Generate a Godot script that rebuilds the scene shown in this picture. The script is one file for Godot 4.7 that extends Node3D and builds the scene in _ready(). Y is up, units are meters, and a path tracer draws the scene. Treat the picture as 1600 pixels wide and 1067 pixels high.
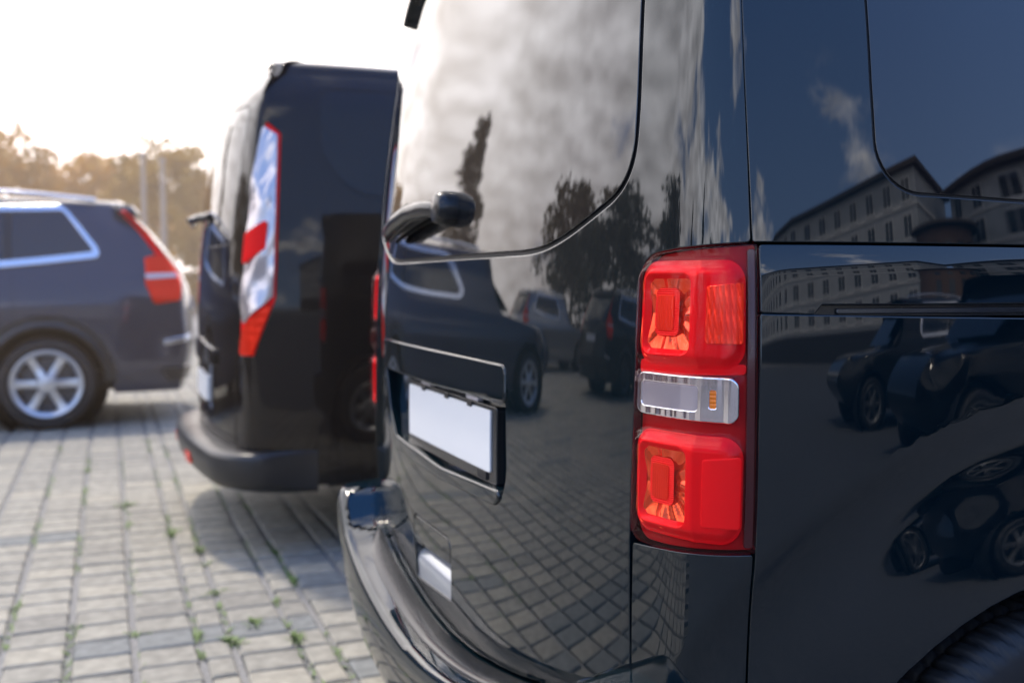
extends Node3D

var M := {}
var rng := RandomNumberGenerator.new()
const EYE := Vector3(1.937, 1.17, 0.681)


# A vehicle skin: a plan curve round the tail, bent inwards with height. u runs along the plan from the middle of the tail, y is the height.
class Hull:
	var px := PackedFloat32Array()
	var pz := PackedFloat32Array()
	var pt := PackedFloat32Array()
	var hs := PackedFloat32Array()
	var hr := PackedFloat32Array()
	var hl := PackedFloat32Array()
	var hd := PackedFloat32Array()
	var th: Array
	var arch: Array
	var dip: Array = [[0.0, 0.0], [0.12, -0.009], [0.25, -0.013], [0.6, -0.002], [1.0, 0.012]]

	static func ss(a: float, b: float, x: float) -> float:
		var t := clampf((x - a) / (b - a), 0.0, 1.0)
		return t * t * (3.0 - 2.0 * t)

	# natural cubic spline through [y, value] pairs
	static func curve(tab: Array, y: float) -> float:
		if tab.is_empty():
			return 0.0
		var k := tab.size()
		if y <= tab[0][0]:
			return tab[0][1]
		if y >= tab[k - 1][0]:
			return tab[k - 1][1]
		var m := bends(tab)
		for i in k - 1:
			if y <= tab[i + 1][0]:
				var h: float = tab[i + 1][0] - tab[i][0]
				var a: float = (tab[i + 1][0] - y) / h
				var b := 1.0 - a
				return a * tab[i][1] + b * tab[i + 1][1] + ((a * a * a - a) * m[i] + (b * b * b - b) * m[i + 1]) * h * h / 6.0
		return tab[k - 1][1]

	static func bends(tab: Array) -> PackedFloat32Array:
		var k := tab.size()
		var m := PackedFloat32Array()
		var u := PackedFloat32Array()
		m.resize(k)
		u.resize(k)
		for i in range(1, k - 1):
			var sg: float = (tab[i][0] - tab[i - 1][0]) / (tab[i + 1][0] - tab[i - 1][0])
			var p: float = sg * m[i - 1] + 2.0
			m[i] = (sg - 1.0) / p
			var d: float = (tab[i + 1][1] - tab[i][1]) / (tab[i + 1][0] - tab[i][0]) - (tab[i][1] - tab[i - 1][1]) / (tab[i][0] - tab[i - 1][0])
			u[i] = (6.0 * d / (tab[i + 1][0] - tab[i - 1][0]) - sg * u[i - 1]) / p
		m[k - 1] = 0.0
		for i in range(k - 2, -1, -1):
			m[i] = m[i] * m[i + 1] + u[i]
		m[0] = 0.0
		return m

	func angle(s: float) -> float:
		var d: float = th[0][0] * pow(minf(s / th[0][1], 1.0), th[0][2])
		for i in range(1, th.size()):
			d += th[i][0] * ss(th[i][1], th[i][2], s)
		return deg_to_rad(d)

	func setup(z0: float, turns: Array, side: Array, rear: Array, lean: Array = [], wheel_arch: Array = []) -> Hull:
		th = turns
		arch = wheel_arch
		var x := 0.0
		var z := z0
		for i in 2401:
			px.append(x)
			pz.append(z)
			pt.append(angle(i * 0.0025))
			var t := angle((i + 0.5) * 0.0025)
			x += cos(t) * 0.0025
			z -= sin(t) * 0.0025
		for i in 1042:
			hs.append(curve(side, i * 0.0025))
			hr.append(curve(rear, i * 0.0025))
			hl.append(curve(lean, i * 0.0025))
		for i in 101:
			hd.append(curve(dip, i * 0.01))
		return self

	func at(u: float, y: float, d := 0.0) -> Vector3:
		var a := minf(absf(u) / 0.0025, 2399.0)
		var i := int(a)
		var f := a - i
		var sg := 1.0 if u >= 0.0 else -1.0
		var t := lerpf(pt[i], pt[i + 1], f)
		var b := clampf(y / 0.0025, 0.0, 1038.0)
		var j := int(b)
		var g := b - j
		var x := lerpf(px[i], px[i + 1], f)
		var z := lerpf(pz[i], pz[i + 1], f)
		if arch.size() and absf(u) > 0.6:
			var r := Vector2(absf(u) - arch[0], y - arch[1]).length()
			if r < arch[3]:
				var w := 99.99 * minf((arch[3] - r) / (arch[3] - arch[2]), 1.0)
				d += lerpf(hd[int(w)], hd[int(w) + 1], w - int(w)) * arch[4]
		x += sin(t) * (lerpf(hs[j], hs[j + 1], g) + d)
		z += cos(t) * (lerpf(hr[j], hr[j + 1], g) + d)
		z -= lerpf(hl[j], hl[j + 1], g) * (1.0 - ss(0.9, 2.2, absf(u)))
		return Vector3(x * sg, y, z)


# Collects vertices with normals and triangles turned to their normals.
class Build:
	var v := PackedVector3Array()
	var n := PackedVector3Array()
	var c := PackedColorArray()
	var idx := PackedInt32Array()
	var tint := Color.WHITE
	var tinted := false

	func p(at: Vector3, nn: Vector3) -> int:
		v.append(at)
		n.append(nn)
		c.append(tint)
		return v.size() - 1

	func t(a: int, b: int, d: int) -> void:
		var cr := (v[b] - v[a]).cross(v[d] - v[a])
		if cr.length_squared() < 1e-18:
			return
		if cr.dot(n[a] + n[b] + n[d]) > 0.0:
			idx.append_array([a, d, b])
		else:
			idx.append_array([a, b, d])

	func q(a: int, b: int, d: int, e: int) -> void:
		t(a, b, d)
		t(a, d, e)

	# a flat face, turned away from the point «inside»
	func flat(pts: Array, inside: Vector3) -> void:
		var nn: Vector3 = (pts[1] - pts[0]).cross(pts[2] - pts[0]).normalized()
		var mid := Vector3.ZERO
		for x in pts:
			mid += x
		mid /= pts.size()
		if nn.dot(mid - inside) < 0.0:
			nn = -nn
		var f: Array = []
		for x in pts:
			f.append(p(x, nn))
		for i in range(1, pts.size() - 1):
			t(f[0], f[i], f[i + 1])

	func box(at: Vector3, size: Vector3, b := 0.0, basis := Basis()) -> void:
		var h := size / 2
		b = minf(b, minf(h.x, minf(h.y, h.z)) * 0.95)
		if b <= 0.0:
			for ax in 3:
				for s in [-1, 1]:
					var pts := []
					for k in [[-1, -1], [1, -1], [1, 1], [-1, 1]]:
						var w := Vector3.ZERO
						w[ax] = s * h[ax]
						w[(ax + 1) % 3] = k[0] * h[(ax + 1) % 3]
						w[(ax + 2) % 3] = k[1] * h[(ax + 2) % 3]
						pts.append(at + basis * w)
					flat(pts, at)
			return
		var g := func(s: Vector3, ax: int) -> Vector3:
			var w := Vector3(s.x * (h.x - b), s.y * (h.y - b), s.z * (h.z - b))
			w[ax] = s[ax] * h[ax]
			return at + basis * w
		for ax in 3:
			var a1 := (ax + 1) % 3
			var a2 := (ax + 2) % 3
			for s in [-1, 1]:
				var pts := []
				for k in [[-1, -1], [1, -1], [1, 1], [-1, 1]]:
					var w := Vector3.ZERO
					w[ax] = s
					w[a1] = k[0]
					w[a2] = k[1]
					pts.append(g.call(w, ax))
				flat(pts, at)
				for s2 in [-1, 1]:
					var lo := Vector3.ZERO
					lo[ax] = s
					lo[a1] = s2
					lo[a2] = -1
					var hi := lo
					hi[a2] = 1
					flat([g.call(lo, ax), g.call(hi, ax), g.call(hi, a1), g.call(lo, a1)], at)
		for sx in [-1, 1]:
			for sy in [-1, 1]:
				for sz in [-1, 1]:
					var w := Vector3(sx, sy, sz)
					flat([g.call(w, 0), g.call(w, 1), g.call(w, 2)], at)

	# rings of points joined into a skin; normals from the neighbours
	func loft(rows: Array, closed := false, out_from: Variant = null, gone := {}) -> void:
		var ids := []
		var nr := rows.size()
		var nc: int = rows[0].size()
		for i in nr:
			var r := []
			for j in nc:
				var i0: int = maxi(i - 1, 0)
				var i1: int = mini(i + 1, nr - 1)
				var j0: int = (j - 1 + nc) % nc if closed else maxi(j - 1, 0)
				var j1: int = (j + 1) % nc if closed else mini(j + 1, nc - 1)
				var nn: Vector3 = (rows[i1][j] - rows[i0][j]).cross(rows[i][j1] - rows[i][j0]).normalized()
				if out_from is Vector3:
					if nn.dot(rows[i][j] - out_from) < 0.0:
						nn = -nn
				elif out_from is Array:
					if nn.dot(rows[i][j] - out_from[i]) < 0.0:
						nn = -nn
				r.append(p(rows[i][j], nn))
			ids.append(r)
		for i in nr - 1:
			for j in (nc if closed else nc - 1):
				if gone.has(i * nc + j):
					continue
				var k: int = (j + 1) % nc
				q(ids[i][j], ids[i][k], ids[i + 1][k], ids[i + 1][j])

	func tube(path: Array, radii: Array, seg := 8, caps := true) -> void:
		var rows := []
		for i in path.size():
			var d: Vector3 = (path[mini(i + 1, path.size() - 1)] - path[maxi(i - 1, 0)]).normalized()
			var s := d.cross(Vector3.UP if absf(d.y) < 0.9 else Vector3.RIGHT).normalized()
			var w := s.cross(d).normalized()
			var r := []
			for k in seg:
				var a := TAU * k / seg
				r.append(path[i] + (s * cos(a) + w * sin(a)) * radii[i])
			rows.append(r)
		loft(rows, true, path)
		if caps:
			flat(rows[0], path[1])
			flat(rows[-1], path[-2])

	# profile of (radius, height) turned round an axis
	func lathe(prof: Array, at: Vector3, basis := Basis(), seg := 24, from := 0.0, sweep := TAU) -> void:
		var ids := []
		var full := sweep > TAU - 0.001
		for i in prof.size():
			var d: Vector2 = prof[mini(i + 1, prof.size() - 1)] - prof[maxi(i - 1, 0)]
			var nn := Vector2(d.y, -d.x).normalized()
			var r := []
			for k in (seg if full else seg + 1):
				var a := from + sweep * k / seg
				var o := Vector3(cos(a), 0, sin(a))
				r.append(p(at + basis * (o * prof[i].x + Vector3(0, prof[i].y, 0)), (basis * (o * nn.x + Vector3(0, nn.y, 0))).normalized()))
			ids.append(r)
		for i in prof.size() - 1:
			for k in seg:
				var k2: int = (k + 1) % seg if full else k + 1
				q(ids[i][k], ids[i][k2], ids[i + 1][k2], ids[i + 1][k])

	func mesh() -> ArrayMesh:
		var a := []
		a.resize(Mesh.ARRAY_MAX)
		a[Mesh.ARRAY_VERTEX] = v
		a[Mesh.ARRAY_NORMAL] = n
		if tinted:
			a[Mesh.ARRAY_COLOR] = c
		a[Mesh.ARRAY_INDEX] = idx
		var m := ArrayMesh.new()
		m.add_surface_from_arrays(Mesh.PRIMITIVE_TRIANGLES, a)
		return m


# ---------------------------------------------------------------- helpers
var used := {}

func numbered(called: String) -> String:
	used[called] = used.get(called, -1) + 1
	return called if used[called] == 0 else "%s_%03d" % [called, used[called]]


func thing(called: String, label: String, category: String, at := Vector3.ZERO, turn := 0.0, group := "") -> Node3D:
	var o := Node3D.new()
	o.name = numbered(called)
	add_child(o, true)
	o.position = at
	o.rotation.y = turn
	tag(o, label, category, group)
	return o


func tag(o: Node, label: String, category: String, group := "") -> void:
	o.set_meta("label", label)
	o.set_meta("category", category)
	if group:
		o.set_meta("group", group)


func obj(called: String, m: Mesh, mat: Material, parent: Node = self) -> MeshInstance3D:
	var o := MeshInstance3D.new()
	o.mesh = m
	o.material_override = mat
	if parent == self:
		o.name = numbered(called)
	else:
		var k := 0
		var nm := called
		while parent.has_node(nm):
			k += 1
			nm = "%s_%03d" % [called, k]
		o.name = nm
	parent.add_child(o, true)
	return o


func node(called: String, parent: Node, at := Vector3.ZERO) -> Node3D:
	var o := Node3D.new()
	var k := 0
	var nm := called
	while parent.has_node(nm):
		k += 1
		nm = "%s_%03d" % [called, k]
	o.name = nm
	parent.add_child(o, true)
	o.position = at
	return o


func struct(called: String, m: Mesh, mat: Material) -> MeshInstance3D:
	var o := obj(called, m, mat)
	o.set_meta("kind", "structure")
	return o


func mat(col: Color, rough := 0.5, metal := 0.0, spec := 0.5) -> StandardMaterial3D:
	var m := StandardMaterial3D.new()
	m.albedo_color = col.linear_to_srgb()
	m.albedo_color.a = col.a
	m.roughness = rough
	m.metallic = metal
	m.metallic_specular = spec
	return m


func noise_tex(seed_: int, freq: float, lo: Color, hi: Color, size := 512, oct := 4) -> NoiseTexture2D:
	var f := FastNoiseLite.new()
	f.seed = seed_
	f.frequency = freq
	f.fractal_octaves = oct
	var t := NoiseTexture2D.new()
	t.width = size
	t.height = size
	t.seamless = true
	t.noise = f
	var g := Gradient.new()
	g.set_color(0, lo.linear_to_srgb())
	g.set_color(1, hi.linear_to_srgb())
	t.color_ramp = g
	return t


func tri_mat(tex: Texture2D, scale: float, rough: float, bump: Texture2D = null, relief := 0.0) -> StandardMaterial3D:
	var m := StandardMaterial3D.new()
	m.albedo_texture = tex
	m.uv1_triplanar = true
	m.uv1_world_triplanar = true
	m.uv1_scale = Vector3.ONE * scale
	m.roughness = rough
	if bump:
		m.heightmap_enabled = true
		m.heightmap_texture = bump
		m.heightmap_scale = relief
	return m


# polygon from [x, y, corner radius]
func rnd(pts: Array) -> PackedVector2Array:
	var out := PackedVector2Array()
	var k := pts.size()
	for i in k:
		var b := Vector2(pts[i][0], pts[i][1])
		var r: float = pts[i][2] if pts[i].size() > 2 else 0.0
		if r <= 0.0:
			out.append(b)
			continue
		var a := Vector2(pts[(i - 1 + k) % k][0], pts[(i - 1 + k) % k][1])
		var d := Vector2(pts[(i + 1) % k][0], pts[(i + 1) % k][1])
		var da := (a - b).normalized()
		var dd := (d - b).normalized()
		var ang := absf(da.angle_to(dd))
		var cut := minf(r / tan(ang / 2.0), minf(a.distance_to(b), d.distance_to(b)) * 0.49)
		var steps := int(clampf((PI - ang) / 0.16, 2, 10))
		var p0 := b + da * cut
		var p2 := b + dd * cut
		var w := sin(ang / 2.0)
		for s in steps + 1:
			var t := float(s) / steps
			var w0 := (1 - t) * (1 - t)
			var w1 := 2 * t * (1 - t) * w
			var w2 := t * t
			out.append((p0 * w0 + b * w1 + p2 * w2) / (w0 + w1 + w2))
	return out


func rr(cx: float, cy: float, hx: float, hy: float, r: float) -> PackedVector2Array:
	return rnd([[cx - hx, cy - hy, r], [cx + hx, cy - hy, r], [cx + hx, cy + hy, r], [cx - hx, cy + hy, r]])


func mirrored(p: PackedVector2Array) -> PackedVector2Array:
	var o := PackedVector2Array()
	for i in range(p.size() - 1, -1, -1):
		o.append(Vector2(-p[i].x, p[i].y))
	return o


# right half outline from bottom middle up to top middle, doubled to both sides
func both(half: Array) -> PackedVector2Array:
	var pts := half.duplicate()
	for i in range(half.size() - 1, -1, -1):
		var q: Array = half[i].duplicate()
		q[0] = -q[0]
		if absf(q[0]) > 0.0001:
			pts.append(q)
	return rnd(pts)


# corner cutting: the points become a smooth closed curve
func softened(p: PackedVector2Array, times := 3) -> PackedVector2Array:
	for k in times:
		var o := PackedVector2Array()
		for i in p.size():
			var q := p[(i + 1) % p.size()]
			o.append(p[i].lerp(q, 0.25))
			o.append(p[i].lerp(q, 0.75))
		p = o
	return p


func grown(p: PackedVector2Array, by: float) -> PackedVector2Array:
	var best := PackedVector2Array()
	for x in Geometry2D.offset_polygon(p, by, Geometry2D.JOIN_ROUND):
		if x.size() > 2 and (best.is_empty() or absf(area(x)) > absf(area(best))):
			best = x
	return best


func area(p: PackedVector2Array) -> float:
	var a := 0.0
	for i in p.size():
		a += p[i].cross(p[(i + 1) % p.size()])
	return a / 2.0


# signed distance to a rounded rectangle, negative inside
func sd(u: float, y: float, cx: float, cy: float, hx: float, hy: float, r: float) -> float:
	var q := Vector2(absf(u - cx) - hx + r, absf(y - cy) - hy + r)
	return Vector2(maxf(q.x, 0), maxf(q.y, 0)).length() + minf(maxf(q.x, q.y), 0.0) - r


# A panel cut from a skin: outline and holes in (u, y), rolled edges, optional relief h(u, y).
func panel(s: Hull, poly: PackedVector2Array, o := {}) -> ArrayMesh:
	var b := Build.new()
	panel_into(b, s, poly, o)
	return b.mesh()


func panel_into(b: Build, s: Hull, poly: PackedVector2Array, o := {}) -> void:
	var step: float = o.get("step", 0.02)
	var sy: float = o.get("step_y", step)
	var d: float = o.get("d", 0.0)
	var rad: float = o.get("r", 0.0015)
	var dep: float = o.get("dep", 0.012)
	var holes: Array = o.get("holes", [])
	var hrad: float = o.get("hr", rad)
	var hdep: float = o.get("hdep", dep)
	var h = o.get("h")
	var hv := h != null
	var lo := poly[0]
	var hi := poly[0]
	for q in poly:
		lo = lo.min(q)
		hi = hi.max(q)
	var nx := int(ceil((hi.x - lo.x) / step))
	var ny := int(ceil((hi.y - lo.y) / sy))
	var e := minf(minf(step, sy), 0.016) * 0.5
	var pt := func(u: float, y: float) -> Vector3:
		return s.at(u, y, d + (h.call(u, y) if hv else 0.0))
	var vert := func(u: float, y: float) -> int:
		var n: Vector3 = (pt.call(u + e, y) - pt.call(u - e, y)).cross(pt.call(u, y + e) - pt.call(u, y - e)).normalized()
		return b.p(pt.call(u, y), n)
	var inside := PackedByteArray()
	for j in ny + 1:
		for i in nx + 1:
			var q := Vector2(lo.x + i * step, lo.y + j * sy)
			var ok := Geometry2D.is_point_in_polygon(q, poly)
			if ok:
				for ho in holes:
					if Geometry2D.is_point_in_polygon(q, ho):
						ok = false
						break
			inside.append(1 if ok else 0)
	var ids := PackedInt32Array()
	ids.resize((nx + 1) * (ny + 1))
	ids.fill(-1)
	for j in ny:
		for i in nx:
			var k := [j * (nx + 1) + i, j * (nx + 1) + i + 1, (j + 1) * (nx + 1) + i + 1, (j + 1) * (nx + 1) + i]
			var cnt: int = inside[k[0]] + inside[k[1]] + inside[k[2]] + inside[k[3]]
			var x0 := lo.x + i * step
			var y0 := lo.y + j * sy
			if cnt == 4:
				var f := []
				for c in 4:
					if ids[k[c]] < 0:
						ids[k[c]] = vert.call(x0 + (step if c == 1 or c == 2 else 0.0), y0 + (sy if c > 1 else 0.0))
					f.append(ids[k[c]])
				b.q(f[0], f[1], f[2], f[3])
				continue
			var cell := PackedVector2Array([Vector2(x0, y0), Vector2(x0 + step, y0), Vector2(x0 + step, y0 + sy), Vector2(x0, y0 + sy)])
			var bits: Array = Geometry2D.intersect_polygons(cell, poly)
			for ho in holes:
				var next := []
				for q in bits:
					next.append_array(Geometry2D.clip_polygons(q, ho))
				bits = next
			for q in bits:
				if absf(area(q)) < 1e-9:
					continue
				var tr := Geometry2D.triangulate_polygon(q)
				var f := []
				for w in q:
					f.append(vert.call(w.x, w.y))
				for m in range(0, tr.size(), 3):
					b.t(f[tr[m]], f[tr[m + 1]], f[tr[m + 2]])
	if rad > 0.0 or dep > 0.0:
		rim(b, pt, poly, 1.0, rad, dep, minf(0.015, step))
		for ho in holes:
			rim(b, pt, ho, -1.0, hrad, hdep, minf(0.015, step))


func rim(b: Build, pt: Callable, poly: PackedVector2Array, sign_: float, rad: float, dep: float, seg: float) -> void:
	var loop := PackedVector2Array()
	for i in poly.size():
		var p := poly[i]
		var q := poly[(i + 1) % poly.size()]
		var k := maxi(1, int(ceil(p.distance_to(q) / seg)))
		if p.distance_to(q) < 1e-6:
			continue
		for m in k:
			loop.append(p.lerp(q, float(m) / k))
	var way := (1.0 if area(poly) > 0 else -1.0) * sign_
	var rows := []
	var cnt := loop.size()
	for i in cnt:
		var a := (loop[i] - loop[(i - 1 + cnt) % cnt]).normalized()
		var c := (loop[(i + 1) % cnt] - loop[i]).normalized()
		var tg := (a + c).normalized()
		if a.dot(c) < -0.9:
			tg = c
		var out := Vector2(tg.y, -tg.x) * way
		var u := loop[i].x
		var y := loop[i].y
		var du: Vector3 = (pt.call(u + 0.003, y) - pt.call(u - 0.003, y)).normalized()
		var dy: Vector3 = (pt.call(u, y + 0.003) - pt.call(u, y - 0.003)).normalized()
		var n := du.cross(dy).normalized()
		var o3 := (du * out.x + dy * out.y).normalized()
		var p: Vector3 = pt.call(u, y)
		var r := []
		for k in 4:
			var t := PI / 2 * k / 3.0
			r.append(b.p(p + o3 * rad * sin(t) - n * rad * (1 - cos(t)), n * cos(t) + o3 * sin(t)))
		r.append(b.p(p + o3 * rad - n * maxf(dep, rad), o3))
		rows.append(r)
	for i in cnt:
		for k in 4:
			b.q(rows[i][k], rows[i][k + 1], rows[(i + 1) % cnt][k + 1], rows[(i + 1) % cnt][k])


# closed painted body behind the panels, with roof and front
func shell(s: Hull, y0: float, y1: float, top: float, u1: float, d: float, skip: Array = []) -> ArrayMesh:
	var b := Build.new()
	var us := []
	var u := -u1
	while u < u1 + 0.001:
		us.append(u)
		u += 0.025 if absf(u) < 1.2 else 0.05
	var rows := []
	var ys := []
	for i in 41:
		ys.append(lerpf(y0, y1, i / 40.0))
	for y in ys:
		var r := []
		for x in us:
			r.append(s.at(x, y, d))
		rows.append(r)
	# roof: rolled in, then closed across
	for k in 5:
		var t := (k + 1) / 5.0
		var r := []
		for x in us:
			var p : Vector3 = s.at(x, y1, d)
			var inn := Vector3(-signf(p.x) * minf(0.16, absf(p.x)), 0, 0)
			if absf(x) < 1.0:
				inn = inn * Hull.ss(0.3, 0.95, absf(x)) + Vector3(0, 0, -0.16 * (1 - Hull.ss(0.7, 1.0, absf(x))))
			r.append(p + inn * (1 - cos(t * PI / 2)) + Vector3(0, (top - y1) * sin(t * PI / 2), 0))
		rows.append(r)
	var gone := {}
	for i in ys.size():
		for j in us.size():
			for w in skip:
				if Vector2(absf(us[j]) - w.x, ys[i] - w.y).length() < w.z:
					for k in [[0, 0], [-1, 0], [0, -1], [-1, -1]]:
						gone[(i + k[0]) * us.size() + j + k[1]] = true
	b.loft(rows, false, Vector3(0, (y0 + y1) / 2, rows[0][0].z * 0.5), gone)
	var last: Array = rows[-1]
	var m := last.size()
	for i in m / 2:
		b.flat([last[i], last[i + 1], last[m - 2 - i], last[m - 1 - i]], Vector3(0, 0, -1))
	for i in rows.size() - 1:
		b.flat([rows[i][0], rows[i + 1][0], rows[i + 1][m - 1], rows[i][m - 1]], Vector3(0, 1, 0))
	return b.mesh()


# ---------------------------------------------------------------- wheels
func tyre_mesh(r: float, w: float, rim_r: float) -> ArrayMesh:
	# axis along y; lugs cut by curved grooves round the shoulders
	var b := Build.new()
	var prof := [[rim_r, -0.42], [rim_r + 0.012, -0.47], [lerpf(rim_r, r, 0.45), -0.515], [lerpf(rim_r, r, 0.75), -0.5], [r - 0.022, -0.46], [r - 0.01, -0.42], [r - 0.003, -0.36], [r, -0.28], [r, -0.225], [r - 0.007, -0.215], [r - 0.007, -0.175], [r, -0.165], [r, -0.04], [r - 0.007, -0.03]]
	var full := prof.duplicate()
	for i in range(prof.size() - 1, -1, -1):
		full.append([prof[i][0], -prof[i][1]])
	var seg := 432
	var rows := []
	for i in full.size():
		var row := []
		var yy: float = full[i][1]
		for k in seg:
			var curl := 0.0 if absf(yy) < 0.2 else pow((absf(yy) - 0.2) / 0.26, 1.6) * 0.075
			var a := TAU * k / seg
			var ph := fposmod((a + curl * (1 if yy < 0 else -1)) / TAU * 72.0, 1.0)
			var rad: float = full[i][0]
			if rad > r - 0.03 and ph < 0.17:
				rad -= 0.007
			row.append(Vector3(cos(a) * rad, yy * w, sin(a) * rad))
		rows.append(row)
	b.loft(rows, true, Vector3.ZERO)
	return b.mesh()


func wheel(parent: Node3D, at: Vector3, side: float, tyre: Mesh, r: float, w: float, rim_r: float, spokes: int) -> void:
	# side: +1 when the outer face looks along +x of the vehicle
	var wn := node("wheel", parent, at)
	wn.rotation.z = -PI / 2 * side
	obj("tyre", tyre, M.rubber, wn)
	var b := Build.new()
	b.lathe([Vector2(rim_r - 0.03, -w * 0.45), Vector2(rim_r - 0.012, -w * 0.40), Vector2(rim_r - 0.03, -w * 0.3), Vector2(rim_r - 0.035, w * 0.36), Vector2(rim_r - 0.022, w * 0.41), Vector2(rim_r + 0.004, w * 0.45), Vector2(rim_r + 0.012, w * 0.47), Vector2(rim_r + 0.002, w * 0.48), Vector2(rim_r - 0.016, w * 0.45), Vector2(rim_r - 0.03, w * 0.37)], Vector3.ZERO, Basis(), 48)
	obj("rim", b.mesh(), M.alloy, wn)
	b = Build.new()
	b.lathe([Vector2(0.0, w * 0.05), Vector2(rim_r * 0.72, w * 0.05), Vector2(rim_r * 0.74, 0.0), Vector2(rim_r - 0.03, 0.0)], Vector3.ZERO, Basis(), 32)
	obj("brake_disc", b.mesh(), M.brake, wn)
	for k in spokes:
		b = Build.new()
		var bs := Basis(Vector3.UP, TAU * (k + 0.5) / spokes)
		var rows := []
		for i in 7:
			var t := i / 6.0
			var rad := lerpf(0.045, rim_r - 0.018, t)
			var hw := lerpf(0.034, 0.030, t) + 0.014 * pow(t, 6)
			var top := lerpf(w * 0.43, w * 0.40, t) - 0.012 * sin(t * PI)
			var th := lerpf(0.05, 0.03, t)
			rows.append([bs * Vector3(rad, top - th, -hw), bs * Vector3(rad, top - 0.008, -hw), bs * Vector3(rad, top, -hw * 0.72), bs * Vector3(rad, top - 0.004, 0), bs * Vector3(rad, top, hw * 0.72), bs * Vector3(rad, top - 0.008, hw), bs * Vector3(rad, top - th, hw)])
		b.loft(rows, false, bs * Vector3(rim_r * 0.5, -0.1, 0))
		obj("spoke", b.mesh(), M.alloy, wn)
	b = Build.new()
	b.lathe([Vector2(0.075, w * 0.3), Vector2(0.072, w * 0.42), Vector2(0.06, w * 0.44), Vector2(0.034, w * 0.435), Vector2(0.032, w * 0.455), Vector2(0.026, w * 0.46), Vector2(0.0, w * 0.462)], Vector3.ZERO, Basis(), 24)
	obj("hub_cap", b.mesh(), M.alloy, wn)


func arch_liner(parent: Node3D, x: float, cy: float, cz: float, r: float, inner: float) -> void:
	var b := Build.new()
	var sx := signf(x)
	b.lathe([Vector2(r, 0.0), Vector2(r + 0.01, 0.1), Vector2(r + 0.01, absf(x) - inner), Vector2(0.05, absf(x) - inner + 0.02)], Vector3(x, cy, cz), Basis(Vector3(0, 0, 1), PI / 2 * sx), 40)
	obj("wheel_arch_liner", b.mesh(), M.black_plastic, parent)


# ---------------------------------------------------------------- the near van
var skin1: Hull

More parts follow.
